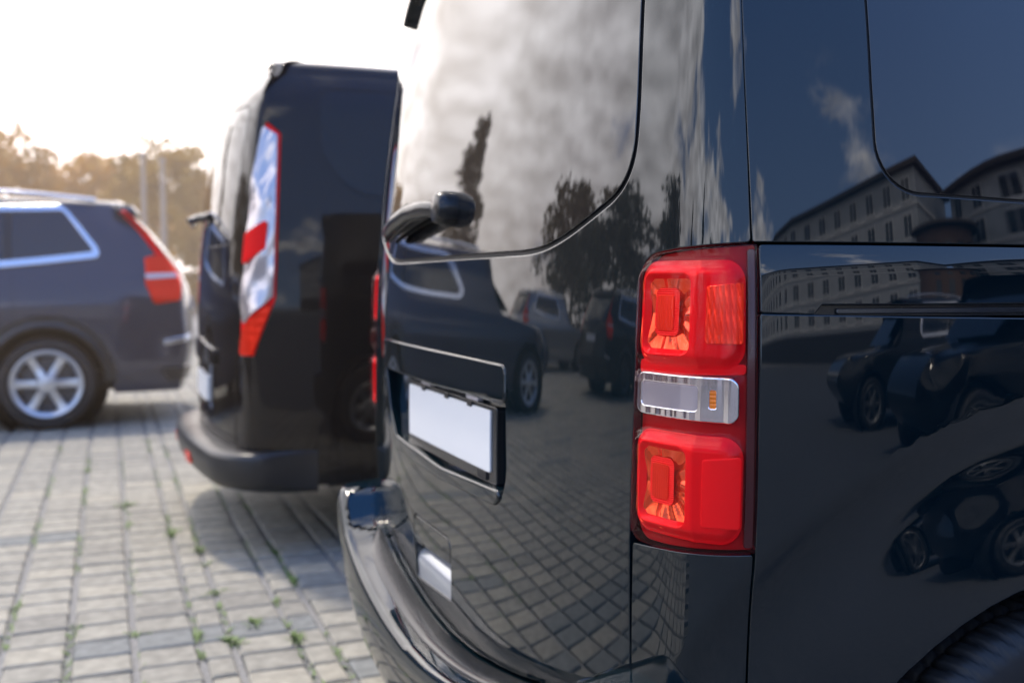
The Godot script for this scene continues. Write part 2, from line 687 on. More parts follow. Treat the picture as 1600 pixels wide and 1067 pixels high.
func rear_lamp(parent: Node3D, sg: float) -> void:
	var s := skin1
	var lamp := node("tail_light", parent)
	var pol := func(p: PackedVector2Array) -> PackedVector2Array:
		return p if sg > 0 else mirrored(p)
	var hh := func(f: Callable) -> Callable:
		return f if sg > 0 else func(u: float, y: float) -> float: return f.call(-u, y)
	var outline := rnd([[0.9165, 1.2165, 0.003], [0.919, 0.8215, 0.003], [0.86, 0.8185, 0.1], [0.775, 0.8125, 0.1], [0.722, 0.812, 0.024], [0.7255, 1.0, 0.3], [0.7285, 1.2035, 0.062], [0.80, 1.2105, 0.1]])
	var fine := 1.0 if sg > 0 else 3.0
	obj("housing", panel(s, pol.call(outline), {"d": -0.016, "step": 0.02, "dep": 0.02}), M.red_deep, lamp)
	var strip := rnd([[0.9065, 1.211, 0.002], [0.9145, 1.211, 0.002], [0.917, 0.826, 0.002], [0.9075, 0.826, 0.002]])
	obj("dark_edge", panel(s, pol.call(strip), {"d": -0.004, "step": 0.01, "dep": 0.02}), M.maroon, lamp)
	var bar := rnd([[0.729, 1.046, 0.004], [0.903, 1.052, 0.004], [0.903, 1.062, 0.002], [0.729, 1.062, 0.004]])
	var cavs := [[1.1275, 0.066], [0.898, 0.066]]
	for k in 2:
		var cy: float = cavs[k][0]
		var hy: float = cavs[k][1]
		var chamber := rr(0.7825, cy, 0.0470, hy * 0.86, 0.018)
		var block := rr(0.8145, cy, 0.0875, hy + 0.004, 0.028)
		var bulge := func(u: float, y: float) -> float:
			return 0.012 * Hull.ss(0.0, 0.018, -sd(u, y, 0.8145, cy, 0.0875, hy + 0.004, 0.028)) + 0.003 * (1.0 - Hull.ss(0.0, 0.012, absf(u - 0.838)))
		obj("lamp_frame", panel(s, pol.call(block), {"d": -0.006, "step": 0.006 * fine, "dep": 0.02, "holes": [pol.call(chamber)], "hdep": 0.012, "hr": 0.003, "h": hh.call(bulge)}), M.red_gloss, lamp)
		# faceted reflector bowl
		var bowl := func(u: float, y: float) -> float:
			var a := (u - 0.7825) / 0.049
			var c := (y - cy) / (hy * 0.88)
			var g := maxf(absf(a), absf(c))
			var fac := absf(fposmod(atan2(c, a) * 9.0 / TAU + c * 0.8, 1.0) - 0.5) * 0.020 * g
			return -0.012 * (1.0 - g * g) + fac * 0.55
		obj("reflector", panel(s, pol.call(grown(chamber, 0.003)), {"d": -0.004, "step": 0.0035 * fine, "r": 0.0, "dep": 0.0, "h": hh.call(bowl)}), M.red_mirror if k == 0 else M.orange_mirror, lamp)
		# lens grid of fine lines round the fluted window
		var win := rr(0.7735, cy + 0.001, 0.0150, 0.0235, 0.004)
		var grid := func(_u: float, y: float) -> float:
			return 0.0006 * sin(y * TAU / 0.0028)
		obj("lens_grid", panel(s, pol.call(rr(0.7755, cy + 0.002, 0.0235, 0.0320, 0.010)), {"d": -0.0085, "step": 0.008, "step_y": 0.0007 * fine, "r": 0.0, "dep": 0.0, "holes": [pol.call(win)], "h": grid}), M.red_window, lamp)
		var flute := func(u: float, _y: float) -> float:
			return 0.0011 * absf(sin(u * PI / 0.0043))
		obj("lens_window", panel(s, pol.call(win), {"d": -0.0078, "step": 0.0007 * fine, "step_y": 0.01, "r": 0.0008, "dep": 0.003, "h": flute}), M.red_bright, lamp)
		# side of the lamp
		if k == 0:
			var ribs := func(u: float, y: float) -> float:
				return 0.0016 * absf(sin((u + 0.06 * (y - 1.13)) * PI / 0.0075)) + 0.0006 * sin(u * 900.0 + y * 260.0)
			obj("side_reflector", panel(s, pol.call(rnd([[0.853, cy - 0.036, 0.003], [0.8985, cy - 0.036, 0.003], [0.8985, cy + 0.041, 0.003], [0.853, cy + 0.036, 0.003]])), {"d": 0.0085, "step": 0.0009 * fine, "step_y": 0.008, "r": 0.001, "dep": 0.004, "h": ribs}), M.red_bright, lamp)
		else:
			obj("side_reflector", panel(s, pol.call(rnd([[0.853, cy - 0.045, 0.003], [0.8985, cy - 0.045, 0.003], [0.8985, cy + 0.046, 0.003], [0.853, cy + 0.040, 0.003]])), {"d": 0.0085, "step": 0.01, "r": 0.002, "dep": 0.004}), M.red_satin, lamp)
	obj("divider", panel(s, pol.call(bar), {"d": -0.006, "step": 0.02, "r": 0.002, "dep": 0.02}), M.red_gloss, lamp)
	# clear lamp between the red ones
	var cy2 := 1.0175
	var cl := rnd([[0.7275, cy2 - 0.0265, 0.01], [0.893, cy2 - 0.028, 0.012], [0.893, cy2 + 0.0265, 0.012], [0.7285, cy2 + 0.027, 0.01]])
	var inner := rr(0.7865, cy2, 0.053, 0.0185, 0.008)
	var amber := rr(0.860, cy2, 0.0065, 0.0135, 0.004)
	var fl := func(u: float, _y: float) -> float:
		return 0.0005 * sin(u * TAU / 0.02) + 0.004 * Hull.ss(0.872, 0.885, u)
	obj("clear_frame", panel(s, pol.call(cl), {"d": -0.003, "step": 0.004 * fine, "r": 0.003, "dep": 0.03, "holes": [pol.call(inner), pol.call(amber)], "hr": 0.002, "hdep": 0.008, "h": hh.call(fl)}), M.chrome_soft, lamp)
	var slot := rr(0.795, cy2 - 0.001, 0.026, 0.0016, 0.0006)
	obj("reversing_lens", panel(s, pol.call(inner), {"d": -0.005, "step": 0.01, "r": 0.001, "dep": 0.002, "holes": [pol.call(slot)]}), M.lilac, lamp)
	obj("lens_slot", panel(s, pol.call(grown(slot, 0.002)), {"d": -0.0095, "step": 0.01, "r": 0.0, "dep": 0.0}), M.brake, lamp)
	var rib2 := func(_u: float, y: float) -> float:
		return 0.0012 * absf(sin(y * PI / 0.0055))
	obj("amber_bulb", panel(s, pol.call(amber), {"d": -0.006, "step": 0.004, "step_y": 0.0009 * fine, "r": 0.001, "dep": 0.004, "h": rib2}), M.amber, lamp)
	# outer lens over all of it
	var cover := func(u: float, y: float) -> float:
		var m := maxf(-sd(u, y, 0.8145, 1.1275, 0.091, 0.074, 0.032), maxf(-sd(u, y, 0.8145, 0.898, 0.091, 0.074, 0.032), -sd(u, y, 0.813, cy2, 0.088, 0.032, 0.012)))
		return 0.012 * Hull.ss(-0.002, 0.016, m)
	obj("lens", panel(s, pol.call(outline), {"d": 0.0015, "step": 0.004 * fine, "r": 0.003, "dep": 0.006, "h": hh.call(cover)}), M.lens, lamp)


func bumper_rows(s: Hull, top: Array, prof: Array, u0: float, u1: float, fade: float, low: float) -> Array:
	var rows := []
	var k := 96
	for i in k + 1:
		var u := lerpf(u0, u1, float(i) / k)
		var yt := Hull.curve(top, absf(u))
		var sc := 1.0 - Hull.ss(u1 - fade, u1, absf(u))
		var r := []
		for p in prof:
			var y: float = low if p[1] < -9.0 else yt + p[1]
			r.append(s.at(u, y, p[0] * (sc if p[0] > 0 else 1.0)))
		rows.append(r)
	return rows


func near_van() -> void:
	skin1 = Hull.new().setup(0.045, [[13.0, 0.8, 2.2], [60.0, 0.77, 0.96], [15.0, 0.86, 1.3], [2.0, 1.2, 2.2]],
		[[0.2, -0.084], [0.5, -0.030], [0.8, -0.0034], [0.95, 0.0], [1.1, -0.0034], [1.25, -0.0135], [1.5, -0.045], [1.7, -0.084], [1.97, -0.150]],
		[[0.2, -0.038], [0.5, -0.011], [0.75, -0.001], [0.85, 0.0], [0.95, -0.001], [1.15, -0.008], [1.35, -0.0225], [1.65, -0.057], [1.97, -0.110]], [], [1.425, 0.313, 0.445, 0.70, 1.0])
	var s := skin1
	var van := thing("black_van", "glossy black van with a large red tail light and blank white plate, in sharp focus", "van")
	obj("body_shell", shell(s, 0.30, 1.93, 1.99, 4.7, -0.058, [Vector3(1.425, 0.313, 0.455), Vector3(4.2, 0.313, 0.455)]), M.paint, van)
	# tailgate
	var gate := both([[0.0, 0.441], [0.136, 0.449, 0.3], [0.325, 0.478, 0.3], [0.493, 0.513, 0.3], [0.60, 0.546, 0.1], [0.7155, 0.612, 0.02], [0.7165, 0.8, 0.1], [0.7215, 1.0, 0.2], [0.7225, 1.208, 0.070], [0.80, 1.2165, 0.1], [0.9075, 1.2225, 0.004], [0.899, 1.434, 0.3], [0.896, 1.6, 0.3], [0.894, 1.93, 0.02], [0.0, 1.955]])
	var glass_hole := softened(both([[0.0, 1.2125], [0.30, 1.2120], [0.43, 1.2120], [0.52, 1.2300], [0.61, 1.2640], [0.674, 1.2930], [0.7035, 1.340], [0.7045, 1.41], [0.697, 1.50], [0.672, 1.76], [0.660, 1.86], [0.60, 1.905], [0.4, 1.91], [0.0, 1.915]]))
	var recess := rnd([[0.335, 0.958, 0.006], [0.343, 0.83, 0.1], [0.315, 0.778, 0.05], [-0.02, 0.768, 0.3], [-0.37, 0.776, 0.05], [-0.45, 0.85, 0.1], [-0.51, 0.958, 0.006]])
	var grip := rnd([[-0.236, 0.490, 0.012], [-0.244, 0.632, 0.02], [-0.227, 0.647, 0.02], [0.017, 0.647, 0.022], [0.033, 0.630, 0.02], [0.015, 0.506, 0.012]])
	obj("tailgate", panel(s, gate, {"holes": [glass_hole, recess, grip], "step": 0.02, "r": 0.002, "hr": 0.0045, "hdep": 0.028, "dep": 0.014}), M.paint, van)
	var glass := grown(glass_hole, -0.0125)
	var win := obj("rear_window", panel(s, glass, {"d": -0.0005, "step": 0.025, "r": 0.0015, "dep": 0.006}), M.dark_glass, van)
	obj("window_seal", panel(s, grown(glass_hole, -0.0005), {"d": -0.0055, "step": 0.02, "r": 0.001, "dep": 0.01, "holes": [grown(glass_hole, -0.0115)]}), M.rubber, win)
	# trim bar over the plate, its pan, plate and grip
	var bar := rnd([[0.327, 1.0215, 0.014], [0.330, 0.964, 0.004], [-0.06, 0.957, 0.4], [-0.515, 0.960, 0.004], [-0.535, 1.0245, 0.006]])
	var lift := func(u: float, y: float) -> float:
		return 0.0045 - 0.001 * Hull.ss(0.96, 1.02, y)
	obj("trim_bar", panel(s, bar, {"step": 0.02, "r": 0.005, "dep": 0.03, "h": lift}), M.paint, van)
	obj("plate_recess", panel(s, grown(recess, 0.008), {"d": -0.024, "step": 0.03, "r": 0.0, "dep": 0.0}), M.paint, van)
	var sillp := rnd([[0.318, 0.795, 0.02], [0.29, 0.775, 0.02], [-0.02, 0.766, 0.3], [-0.35, 0.774, 0.02], [-0.385, 0.80, 0.02], [-0.02, 0.781, 0.3]])
	var sill_h := func(_u: float, y: float) -> float:
		return 0.006
	obj("recess_lip", panel(s, sillp, {"step": 0.012, "r": 0.006, "dep": 0.03, "h": sill_h}), M.paint, van)
	var frame := rnd([[0.296, 0.944, 0.005], [0.262, 0.808, 0.005], [-0.325, 0.797, 0.005], [-0.272, 0.936, 0.005]])
	var holder := obj("plate_holder", panel(s, rr(-0.013, 0.8705, 0.281, 0.070, 0.005), {"d": -0.010, "step": 0.03, "r": 0.003, "dep": 0.015}), M.black_satin, van)
	obj("number_plate", panel(s, rr(-0.017, 0.8775, 0.2625, 0.0565, 0.004), {"d": -0.0065, "step": 0.03, "r": 0.001, "dep": 0.004}), M.plate, holder)
	for x in [-0.16, 0.0, 0.14]:
		obj("plate_clip", panel(s, rr(x, 0.9365, 0.012, 0.004, 0.002), {"d": -0.0045, "step": 0.02, "r": 0.001, "dep": 0.006}), M.black_plastic, holder)
	obj("plate_catch", panel(s, rr(0.205, 0.811, 0.022, 0.007, 0.002), {"d": -0.006, "step": 0.02, "r": 0.001, "dep": 0.006}), M.black_plastic, holder)
	for x in [-0.16, 0.14]:
		obj("plate_lamp", panel(s, rr(x, 0.9505, 0.03, 0.005, 0.002), {"d": -0.010, "step": 0.02, "r": 0.002, "dep": 0.012}), M.milky, van)
	obj("grip_cover", panel(s, rnd([[-0.229, 0.580, 0.004], [-0.233, 0.627, 0.02], [-0.221, 0.6375, 0.02], [0.010, 0.6375, 0.02], [0.022, 0.625, 0.02], [0.018, 0.592, 0.004]]), {"step": 0.02, "r": 0.0035, "dep": 0.012}), M.paint, van)
	var scoop := func(u: float, y: float) -> float:
		return -0.055 * pow(Hull.ss(0.535, 0.60, y), 1.0)
	obj("grip_scoop", panel(s, grown(grip, 0.003), {"d": -0.004, "step": 0.012, "r": 0.0, "dep": 0.0, "h": scoop}), M.silver_paint, van)
	# rear wiper with its round pivot cap
	var b := Build.new()
	var piv : Vector3 = s.at(0.005, 1.318, 0.0)
	var out := Basis(Vector3(1, 0, 0), PI / 2 - 0.06)
	b.lathe([Vector2(0.036, -0.005), Vector2(0.036, 0.018), Vector2(0.031, 0.036), Vector2(0.026, 0.040), Vector2(0.0, 0.043)], piv, out, 28)
	var wiper := obj("wiper", b.mesh(), M.black_satin, van)
	b = Build.new()
	b.tube([piv + Vector3(-0.02, 0.0, 0.022), piv + Vector3(-0.07, 0.004, 0.034), piv + Vector3(-0.16, 0.002, 0.042), piv + Vector3(-0.26, -0.012, 0.042), piv + Vector3(-0.36, -0.032, 0.034), piv + Vector3(-0.41, -0.045, 0.02)], [0.014, 0.018, 0.021, 0.022, 0.019, 0.009], 12)
	obj("wiper_arm", b.mesh(), M.black_gloss, wiper)
	b = Build.new()
	b.tube([piv + Vector3(-0.10, 0.0, 0.010), piv + Vector3(-0.50, -0.045, 0.006)], [0.006, 0.006], 6)
	obj("wiper_blade", b.mesh(), M.rubber, wiper)
	b = Build.new()
	for sx in [-1, 1]:
		var fin := []
		for q in [[0.60, 1.96, 0.0], [0.60, 1.895, 0.0], [0.585, 1.83, 0.0], [0.55, 1.87, 0.0], [0.40, 1.96, 0.0]]:
			fin.append(q)
		var pp := PackedVector2Array()
		for q in fin:
			pp.append(Vector2(q[0] * sx, q[1]))
		panel_into(b, s, pp, {"d": 0.022, "step": 0.03, "r": 0.006, "dep": 0.03})
	panel_into(b, s, rr(0.0, 1.965, 0.62, 0.03, 0.02), {"d": 0.055, "step": 0.03, "r": 0.012, "dep": 0.09})
	obj("roof_spoiler", b.mesh(), M.paint, van)
	# sides
	for sg in [1.0, -1.0]:
		var pol := func(p: PackedVector2Array) -> PackedVector2Array:
			return p if sg > 0 else mirrored(p)
		var fin: float = 1.0 if sg > 0 else 2.5
		var sw := rnd([[1.0835, 1.43, 0.2], [1.0845, 1.2845, 0.072], [1.33, 1.2775, 0.2], [2.35, 1.265, 0.07], [2.35, 1.86, 0.06], [1.092, 1.86, 0.06]])
		obj("upper_side", panel(s, pol.call(rnd([[0.9125, 1.2225, 0.002], [2.6, 1.2205, 0.002], [2.6, 1.955, 0.002], [0.899, 1.955, 0.002], [0.901, 1.6, 0.3], [0.904, 1.434, 0.3]])), {"holes": [pol.call(sw)], "step": 0.022 * fin, "r": 0.0015}), M.paint, van)
		var sgl := obj("side_window", panel(s, pol.call(grown(sw, -0.006)), {"d": 0.0, "step": 0.025 * fin, "r": 0.001, "dep": 0.006}), M.dark_glass, van)
		obj("window_seal", panel(s, pol.call(grown(sw, -0.0005)), {"d": -0.003, "step": 0.03, "r": 0.0005, "dep": 0.008, "holes": [pol.call(grown(sw, -0.005))]}), M.rubber, sgl)
		var sh := func(_u: float, y: float) -> float:
			return 0.004 * (1.0 - pow(maxf(0.0, (y - 1.18) / 0.037), 2.0))
		obj("belt_panel", panel(s, pol.call(rnd([[0.922, 1.2165, 0.003], [0.9225, 1.1325, 0.002], [0.992, 1.1300, 0.002], [1.003, 1.1425, 0.006], [2.6, 1.1415, 0.002], [2.6, 1.2145, 0.003]])), {"step": 0.012 * fin, "r": 0.002, "h": sh}), M.paint, van)
		obj("door_rail", panel(s, pol.call(rnd([[0.994, 1.127], [1.004, 1.144], [2.6, 1.143], [2.6, 1.113]])), {"d": -0.010, "step": 0.05, "r": 0.0, "dep": 0.0}), M.black_satin, van)
		obj("rail_edge", panel(s, pol.call(rnd([[1.03, 1.1345, 0.001], [2.6, 1.1335, 0.001], [2.6, 1.1285, 0.001], [1.03, 1.130, 0.001]])), {"d": -0.006, "step": 0.05, "r": 0.0015, "dep": 0.004}), M.rail_metal, van)
		var arch_poly := [[0.9225, 1.1275, 0.002], [0.9225, 0.34, 0.002], [0.985, 0.32, 0.002]]
		for k in range(0, 29):
			var a := PI - PI * k / 28.0 + 0.03
			arch_poly.append([1.425 + 0.445 * cos(a), 0.313 + 0.445 * sin(a), 0.0])
		arch_poly.append_array([[1.88, 0.32, 0.0], [2.6, 0.32, 0.002], [2.6, 1.108, 0.002], [1.33, 1.1185, 0.1]])
		obj("rear_wing", panel(s, pol.call(rnd(arch_poly)), {"step": 0.016 * fin, "r": 0.0025, "dep": 0.016, "h": func(_u: float, y: float) -> float: return 0.004}), M.paint, van)
		obj("bumper_corner", panel(s, pol.call(rnd([[0.7215, 0.34, 0.002], [0.7215, 0.62, 0.1], [0.727, 0.803, 0.004], [0.775, 0.8065, 0.1], [0.86, 0.8125, 0.1], [0.9165, 0.8155, 0.002], [0.9175, 0.34, 0.002]])), {"step": 0.014 * fin, "r": 0.0015}), M.paint, van)
		rear_lamp(van, sg)
	# bumper
	b = Build.new()
	var top := [[0.0, 0.434], [0.136, 0.442], [0.325, 0.470], [0.493, 0.504], [0.58, 0.530], [0.63, 0.558], [0.68, 0.606], [0.72, 0.618], [0.78, 0.618], [0.86, 0.60]]
	b.loft(bumper_rows(s, top, [[-0.05, 0.0], [0.01, 0.001], [0.05, -0.003], [0.085, -0.006], [0.098, -0.010], [0.107, -0.019], [0.112, -0.034], [0.117, -0.07], [0.118, -0.12], [0.112, -0.17], [0.09, -0.21], [0.05, -0.225], [-0.02, -99.0]], -0.94, 0.94, 0.22, 0.24), false, Vector3(0, 0.4, -0.6))
	var bump := obj("bumper", b.mesh(), M.paint, van)
	b = Build.new()
	var pad := []
	for i in 61:
		var u := lerpf(-0.56, 0.56, i / 60.0)
		var yt := Hull.curve(top, absf(u)) + 0.003
		var w := 0.9 * (1.0 - pow(absf(u) / 0.57, 8.0) * 0.6)
		pad.append([s.at(u, yt - 0.006, 0.012), s.at(u, yt + 0.004, 0.014), s.at(u, yt + 0.002, 0.05 * w), s.at(u, yt - 0.001, 0.070 * w), s.at(u, yt - 0.012, 0.072 * w)])
	b.loft(pad, false, Vector3(0, 0.3, 0.02))
	obj("step_pad", b.mesh(), M.black_satin, bump)
	# underside and wheels
	b = Build.new()
	b.box(Vector3(0, 0.36, -2.3), Vector3(1.5, 0.2, 4.2), 0.02)
	obj("underbody", b.mesh(), M.black_plastic, van)
	var tyre := tyre_mesh(0.345, 0.215, 0.205)
	for z in [-0.583, -3.36]:
		for sx in [1.0, -1.0]:
			wheel(van, Vector3(0.835 * sx, 0.345, z), sx, tyre, 0.345, 0.215, 0.205, 6)
			arch_liner(van, 0.925 * sx, 0.313, z, 0.452, 0.58)


# ---------------------------------------------------------------- the second van
func second_van() -> void:
	var s := Hull.new().setup(0.255, [[17.0, 0.75, 1.5], [58.0, 0.77, 0.95], [13.0, 0.88, 1.4], [2.0, 1.2, 2.2]],
		[[0.2, -0.05], [0.5, -0.012], [0.8, 0.0], [1.1, 0.0], [1.3, -0.008], [1.6, -0.045], [1.85, -0.09], [1.98, -0.135], [2.08, -0.21]],
		[[0.2, -0.03], [0.5, -0.0], [0.75, 0.0], [1.0, 0.0], [1.25, -0.01], [1.5, -0.03], [1.8, -0.065], [1.95, -0.105], [2.08, -0.19]], [], [1.95, 0.34, 0.42, 0.5, 0.6])
	var van := thing("black_van", "black high-roofed van with tall narrow tail lamps, parked behind the sharp one", "van", Vector3(-3.16, 0, 0))
	obj("body_shell", shell(s, 0.30, 2.08, 2.15, 4.8, -0.012, [Vector3(1.95, 0.34, 0.43), Vector3(4.7, 0.34, 0.43)]), M.paint_brown, van)
	var glass := both([[0.0, 1.33], [0.66, 1.33, 0.06], [0.70, 1.6, 0.1], [0.72, 1.93, 0.07], [0.0, 1.96]])
	var pocket := rr(0.0, 0.68, 0.36, 0.12, 0.03)
	obj("tailgate", panel(s, both([[0.0, 0.44], [0.69, 0.44, 0.02], [0.725, 0.86, 0.02], [0.75, 1.1, 0.1], [0.785, 1.5, 0.1], [0.84, 1.9, 0.1], [0.835, 2.052, 0.05], [0.0, 2.058]]), {"holes": [glass, pocket], "step": 0.04, "r": 0.003, "hdep": 0.02}), M.paint_brown, van)
	obj("rear_window", panel(s, grown(glass, -0.008), {"step": 0.04, "dep": 0.006}), M.dark_glass, van)
	obj("plate_recess", panel(s, grown(pocket, 0.006), {"d": -0.008, "step": 0.06, "r": 0.0, "dep": 0.0}), M.paint_brown, van)
	obj("trim_bar", panel(s, both([[0.0, 0.80], [0.44, 0.80, 0.02], [0.46, 0.86, 0.02], [0.0, 0.90]]), {"d": 0.014, "step": 0.04, "r": 0.006, "dep": 0.02}), M.paint_brown, van)
	obj("number_plate", panel(s, rr(0.0, 0.672, 0.26, 0.056, 0.004), {"d": 0.006, "step": 0.05, "r": 0.002, "dep": 0.02}), M.plate, van)
	var b := Build.new()
	var hp : Vector3 = s.at(0.1, 1.475, 0.0)
	b.tube([hp + Vector3(0.1, 0.0, 0.0), hp + Vector3(0.02, 0.0, 0.035), hp + Vector3(-0.2, 0.0, 0.06), hp + Vector3(-0.4, -0.02, 0.03)], [0.018, 0.022, 0.02, 0.01], 8)
	obj("wiper", b.mesh(), M.black_satin, van)
	for sg in [1.0, -1.0]:
		var pol := func(p: PackedVector2Array) -> PackedVector2Array:
			return p if sg > 0 else mirrored(p)
		var swin := rnd([[1.15, 1.72, 0.1], [1.23, 1.60, 0.08], [1.33, 1.535, 0.06], [2.5, 1.50, 0.08], [2.5, 2.0, 0.06], [1.15, 2.0, 0.07]])
		var lamp_poly := rnd([[0.925, 1.845, 0.01], [0.987, 1.795, 0.02], [0.958, 1.10, 0.03], [0.862, 0.862, 0.01], [0.757, 0.858, 0.01], [0.78, 1.08, 0.1], [0.808, 1.47, 0.1], [0.852, 1.74, 0.1]])
		var poly := [[0.70, 0.44, 0.01], [1.1, 0.44, 0.0]]
		for k in range(0, 19):
			var a := PI - PI * k / 18.0
			poly.append([1.95 + 0.42 * cos(a), 0.34 + 0.42 * sin(a), 0.0])
		poly[1] = [1.53, 0.36, 0.0]
		poly[0] = [0.70, 0.36, 0.0]
		poly.append_array([[2.7, 0.36, 0.0], [2.7, 2.06, 0.02], [0.848, 2.06, 0.04], [0.848, 1.9, 0.1], [0.793, 1.5, 0.1], [0.757, 1.1, 0.1], [0.733, 0.86, 0.02]])
		obj("side_panel", panel(s, pol.call(rnd(poly)), {"holes": [pol.call(swin), pol.call(grown(lamp_poly, 0.004))], "step": 0.04, "r": 0.003, "hdep": 0.012}), M.paint_brown, van)
		obj("side_window", panel(s, pol.call(grown(swin, -0.006)), {"d": -0.002, "step": 0.05, "dep": 0.006}), M.tinted_glass, van)
		if sg > 0:
			obj("fuel_flap", panel(s, rr(1.075, 1.28, 0.055, 0.06, 0.02), {"d": 0.003, "step": 0.03, "r": 0.003, "dep": 0.006}), M.paint_brown, van)
		var lamp := node("tail_light", van)
		obj("housing", panel(s, pol.call(grown(lamp_poly, -0.002)), {"d": -0.004, "step": 0.03, "dep": 0.02, "r": 0.006}), M.red_satin, lamp)
		var clearp := rnd([[0.905, 1.825, 0.01], [0.972, 1.787, 0.01], [0.948, 1.110, 0.01], [0.80, 0.985, 0.01], [0.802, 1.10, 0.05], [0.824, 1.46, 0.1], [0.868, 1.73, 0.1]])
		var cr := func(u: float, y: float) -> float:
			return 0.006 * sin(y * 17.0 + u * 25.0) * sin(y * 7.0) + 0.003 * sin(u * 60.0 - y * 31.0)
		obj("clear_lens", panel(s, pol.call(clearp), {"d": 0.011, "step": 0.015, "dep": 0.006, "r": 0.002, "h": cr}), M.clear_far, lamp)
		obj("red_band", panel(s, pol.call(rnd([[0.812, 1.24, 0.01], [0.920, 1.31, 0.01], [0.928, 1.43, 0.01], [0.822, 1.37, 0.01]])), {"d": 0.020, "step": 0.03, "dep": 0.012}), M.red_satin, lamp)
		obj("red_lens", panel(s, pol.call(rnd([[0.80, 0.97, 0.01], [0.952, 1.096, 0.01], [0.86, 0.868, 0.01], [0.762, 0.864, 0.01]])), {"d": 0.005, "step": 0.012, "dep": 0.006, "h": func(u: float, y: float) -> float: return 0.003 * absf(sin(u * 90.0) * sin(y * 80.0))}), M.red_bright, lamp)
		obj("bumper_reflector", panel(s, pol.call(rr(0.36, 0.375, 0.055, 0.022, 0.004)), {"d": 0.128, "step": 0.03, "dep": 0.01, "r": 0.002}), M.red_bright, van)
	b = Build.new()
	var top := [[0.0, 0.47], [0.5, 0.47], [0.75, 0.455], [0.95, 0.455], [1.15, 0.45]]
	b.loft(bumper_rows(s, top, [[-0.01, 0.0], [0.03, 0.004], [0.08, -0.002], [0.108, -0.012], [0.118, -0.03], [0.124, -0.07], [0.12, -0.12], [0.10, -0.155], [0.04, -0.17], [-0.02, -99.0]], -1.13, 1.13, 0.45, 0.27), false, Vector3(0, 0.38, -0.6))
	obj("bumper", b.mesh(), M.bumper_plastic, van)
	b = Build.new()
	b.box(Vector3(0, 0.36, -2.3), Vector3(1.5, 0.2, 4.2), 0.02)
	obj("underbody", b.mesh(), M.black_plastic, van)
	var tyre := tyre_mesh(0.345, 0.215, 0.205)
	for z in [-1.02, -3.80]:
		for sx in [1.0, -1.0]:
			wheel(van, Vector3(0.85 * sx, 0.345, z), sx, tyre, 0.345, 0.215, 0.205, 5)
			arch_liner(van, 0.93 * sx, 0.34, z, 0.425, 0.58)


